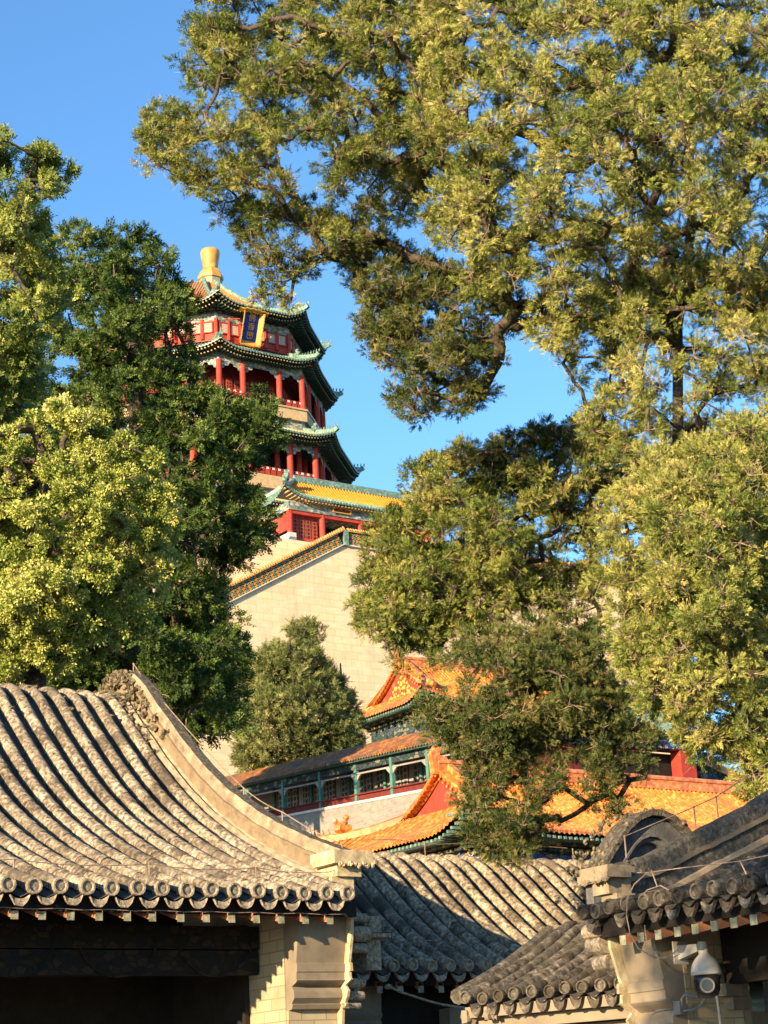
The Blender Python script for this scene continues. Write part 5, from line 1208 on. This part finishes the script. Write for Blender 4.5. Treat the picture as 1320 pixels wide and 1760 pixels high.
mid_b = [(688, 805), (740, 782), (832, 752), (900, 722), (1000, 716), (1062, 735), (1085, 800), (1060, 860), (1040, 950), (1035, 1040), (960, 1050), (880, 1060), (835, 1112), (780, 1085), (725, 1130), (665, 1132), (618, 1100), (592, 1035), (628, 990), (640, 900), (690, 862)]
low_d = [(850, 1045), (905, 1055), (1000, 1045), (1055, 1120), (1085, 1200), (1145, 1255), (1150, 1325), (1085, 1310), (1040, 1340), (1010, 1420), (985, 1310), (935, 1300), (905, 1400), (935, 1470), (875, 1492), (800, 1448), (788, 1385), (800, 1325), (745, 1285), (700, 1240), (722, 1190), (765, 1130)]
dkm = [(840, 748), (900, 718), (1060, 712), (1100, 800), (1060, 880), (980, 930), (880, 900), (820, 830)]
c5d = clumps(dkm, 95, 22.7, 1.1, 23)
c5 = clumps(mid_b, 270, 22.5, 1.3, 25, holes=[(dkm, .8), ([(900, 920), (990, 900), (1010, 1000), (900, 1000)], .6), ([(700, 1060), (830, 1040), (980, 960), (1010, 1040), (850, 1110)], .45)])
c6 = clumps(low_d, 290, 21.5, 1.0, 23, holes=[([(690, 1100), (870, 1090), (870, 1210), (740, 1215)], .55), ([(800, 1290), (1120, 1280), (1120, 1420), (980, 1430), (900, 1400), (830, 1380)], .72), ([(840, 1040), (1000, 1040), (1000, 1080), (850, 1100)], .5)])
lowtw = [(815, 1285), (1125, 1285), (1110, 1390), (1040, 1415), (960, 1420), (935, 1490), (850, 1490), (800, 1440), (790, 1340)]
c6b = clumps(lowtw, 110, 21.4, .8, 12, sep=1.1)
c5b = clumps([(600, 1040), (700, 980), (1040, 960), (1050, 1110), (860, 1130), (700, 1165), (640, 1150)], 120, 22.2, .9, 13, sep=1.1)
bt2 = A3(1340, 1520, 23.5); bz2 = np.array((bt2[0], bt2[1], -1.6))
sp2 = [bz2, A3(1320, 1250, 23.2), A3(1230, 1080, 23.0), A3(1090, 960, 22.8), A3(960, 880, 22.6)]
tree('cypress_tree', bz2, 'darker cypress bough mass in the centre right hanging down over the orange roof', 'tree',
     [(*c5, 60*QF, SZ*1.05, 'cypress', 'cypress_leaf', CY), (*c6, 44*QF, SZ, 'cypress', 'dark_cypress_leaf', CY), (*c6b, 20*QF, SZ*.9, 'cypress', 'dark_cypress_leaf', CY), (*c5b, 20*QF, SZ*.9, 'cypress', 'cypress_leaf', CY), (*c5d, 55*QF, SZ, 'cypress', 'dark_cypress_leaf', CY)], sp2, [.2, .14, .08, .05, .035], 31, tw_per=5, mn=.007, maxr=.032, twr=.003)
right_c = [(1040, 860), (1085, 780), (1150, 740), (1400, 700), (1400, 1420), (1300, 1400), (1262, 1345), (1225, 1318), (1130, 1275), (1080, 1200), (1048, 1120), (1030, 1000)]
c7 = clumps(right_c, 400, 17.6, 1.4, 29)
bt3 = A3(1330, 1450, 18.2); bz3 = np.array((bt3[0], bt3[1], -1.6))
tree('cypress_tree', bz3, 'bright sunlit cypress foliage at the right edge below the big canopy', 'tree',
     [(*c7, 66*QF, SZ*.95, 'cypress', 'bright_cypress_leaf', CY)], [bz3, A3(1330, 1250, 18.2), A3(1290, 1000, 18.1), A3(1260, 760, 18.0)], [.2, .16, .12, .05], 41, tw_per=8, mn=.008, maxr=.06, twr=.0035)
# --- left trees
def ground_pt(x, y, D, z): p = A3(x, y, D); return np.array((p[0], p[1], z))
tl = [(-160, 150), (0, 205), (28, 238), (62, 236), (112, 250), (132, 292), (108, 330), (100, 400), (112, 470), (112, 560), (92, 620), (52, 700), (0, 735), (-160, 760)]
c8 = clumps(tl, 190, 33, 2.2, 27)
b8 = ground_pt(-40, 1200, 33, -1.6)
tree('locust_tree', b8, 'sunlit yellow-green tree cut off by the upper left edge of the photo', 'tree',
     [(*c8, 110, .18, 'pinnate', 'mid_leaf', dict(flat=.8, up=.2))], [b8, A3(-40, 900, 33), A3(-20, 600, 33), A3(0, 350, 33)], [.3, .24, .15, .06], 51, tw_per=2, mn=.016, maxr=.1, twr=.005)
dk = [(95, 400), (128, 338), (160, 372), (200, 388), (252, 395), (300, 420), (333, 462), (322, 485), (348, 505), (352, 545), (338, 590), (348, 640), (405, 652), (452, 655), (474, 690), (488, 760), (474, 800), (440, 832), (472, 872), (462, 925), (430, 965), (402, 1010), (388, 1030), (430, 1072), (442, 1105), (440, 1135), (410, 1165), (398, 1255), (330, 1275), (240, 1240), (-100, 1240), (-100, 690), (60, 650)]
c9 = clumps(dk, 620, 52, 3.2, 24, holes=[([(50, 560), (115, 560), (115, 660), (0, 720), (0, 660)], .6)])
b9 = ground_pt(230, 1300, 52, 1.0)
tree('locust_tree', b9, 'large dark green locust tree on the left, partly hiding the tower', 'tree',
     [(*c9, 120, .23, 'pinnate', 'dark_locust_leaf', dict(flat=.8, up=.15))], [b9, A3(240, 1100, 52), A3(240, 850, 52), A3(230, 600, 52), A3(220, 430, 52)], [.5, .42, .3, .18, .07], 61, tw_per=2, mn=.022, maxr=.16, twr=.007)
bu = [(-160, 700), (0, 730), (58, 702), (92, 668), (122, 690), (160, 712), (222, 742), (282, 772), (302, 830), (318, 882), (300, 960), (270, 1020), (262, 1085), (205, 1125), (130, 1155), (0, 1200), (-160, 1200)]
c10 = clumps(bu, 330, 29, 2.0, 27)
b10 = ground_pt(60, 1250, 29, -1.6)
tree('broadleaf_tree', b10, 'rounded pale yellow-green leafy tree in full sun above the left grey roof', 'tree',
     [(*c10, 140, .125, 'bunch', 'bright_leaf', dict(flat=.85, up=.3))], [b10, A3(60, 1100, 29), A3(70, 950, 29), A3(80, 820, 29)], [.22, .18, .12, .05], 71, tw_per=2, mn=.014, maxr=.08, twr=.005)
# --- small conifers standing on the slope above the corridor
sc_ = [(500, 1052), (528, 1060), (552, 1095), (566, 1140), (590, 1185), (612, 1235), (606, 1320), (400, 1330), (398, 1245), (412, 1172), (442, 1122), (470, 1100), (485, 1068)]
c11 = clumps(sc_, 260, 116, 4.0, 15)
b11 = ground_pt(505, 1330, 116, 17.5)
tree('juniper_tree', b11, 'bushy green juniper standing just above the corridor roof against the stone terrace', 'tree',
     [(*c11, 60, .55, 'cypress', 'far_cypress_leaf', dict(flat=.9, up=.5))], [b11, A3(505, 1250, 116), A3(503, 1150, 116), A3(503, 1080, 116)], [.4, .3, .2, .08], 81, tw_per=0, mn=.04, maxr=.2)
sc2 = [(583, 1120), (592, 1150), (606, 1190), (622, 1245), (625, 1300), (560, 1300), (562, 1200), (574, 1150)]
c12 = clumps(sc2, 60, 119, 1.6, 12)
b12 = ground_pt(590, 1320, 119, 18.5)
tree('juniper_tree', b12, 'slim dark conifer squeezed between the bushy juniper and the upper orange hall', 'tree',
     [(*c12, 50, .5, 'cypress', 'far_cypress_leaf', dict(flat=1.0, up=.5))], [b12, A3(590, 1230, 119), A3(585, 1140, 119)], [.25, .15, .05], 91, tw_per=0, mn=.03, maxr=.12)
# --- dark wood on the slope west of the corridor, behind the locust
dw = [(250, 1090), (370, 1080), (430, 1110), (415, 1180), (430, 1240), (400, 1275), (200, 1275), (100, 1220), (100, 1120)]
c13 = clumps(dw, 150, 97, 3.0, 22)
b13 = ground_pt(330, 1330, 97, 10)
tree('broadleaf_tree', b13, 'shadowy dense tree low behind the dark locust, left of the corridor', 'tree',
     [(*c13, 60, .6, 'pinnate', 'dark_locust_leaf', dict(flat=.85, up=.2))], [b13, A3(330, 1220, 97), A3(325, 1130, 97)], [.4, .3, .1], 95, tw_per=0, mn=.03, maxr=.2)

# --- bough of the courtyard tree behind and above the viewer; its shade dapples the right-hand hall
hv = np.array((math.sin(SUN_AZ), -math.cos(SUN_AZ), 0)); nS = np.array(S); q_ = []; r2 = np.random.default_rng(5)
for k in range(54):
    q_.append(np.array((11.2, 9.6, 2.15))+nS*r2.uniform(14, 18)+np.array((-math.cos(SUN_AZ), math.sin(SUN_AZ), 0))*r2.uniform(-2.2, 1.9)+np.array((0, 0, 1))*r2.uniform(-1.9, .7))
q_ = np.array(q_); print('bough', q_.min(0), q_.max(0))
bx = np.array((-6.5, 0.5, -1.6))
tree('locust_tree', bx, 'tree standing outside the frame to the left of the viewer, shading the right-hand hall', 'tree',
     [(q_, np.full(len(q_), .34), 55, .15, 'pinnate', 'dark_locust_leaf', dict(flat=.8, up=.1))], [bx, bx+np.array((.2, .2, 3)), bx+np.array((1.2, .6, 6.2))], [.3, .22, .1], 99, tw_per=2, mn=.012, maxr=.08)
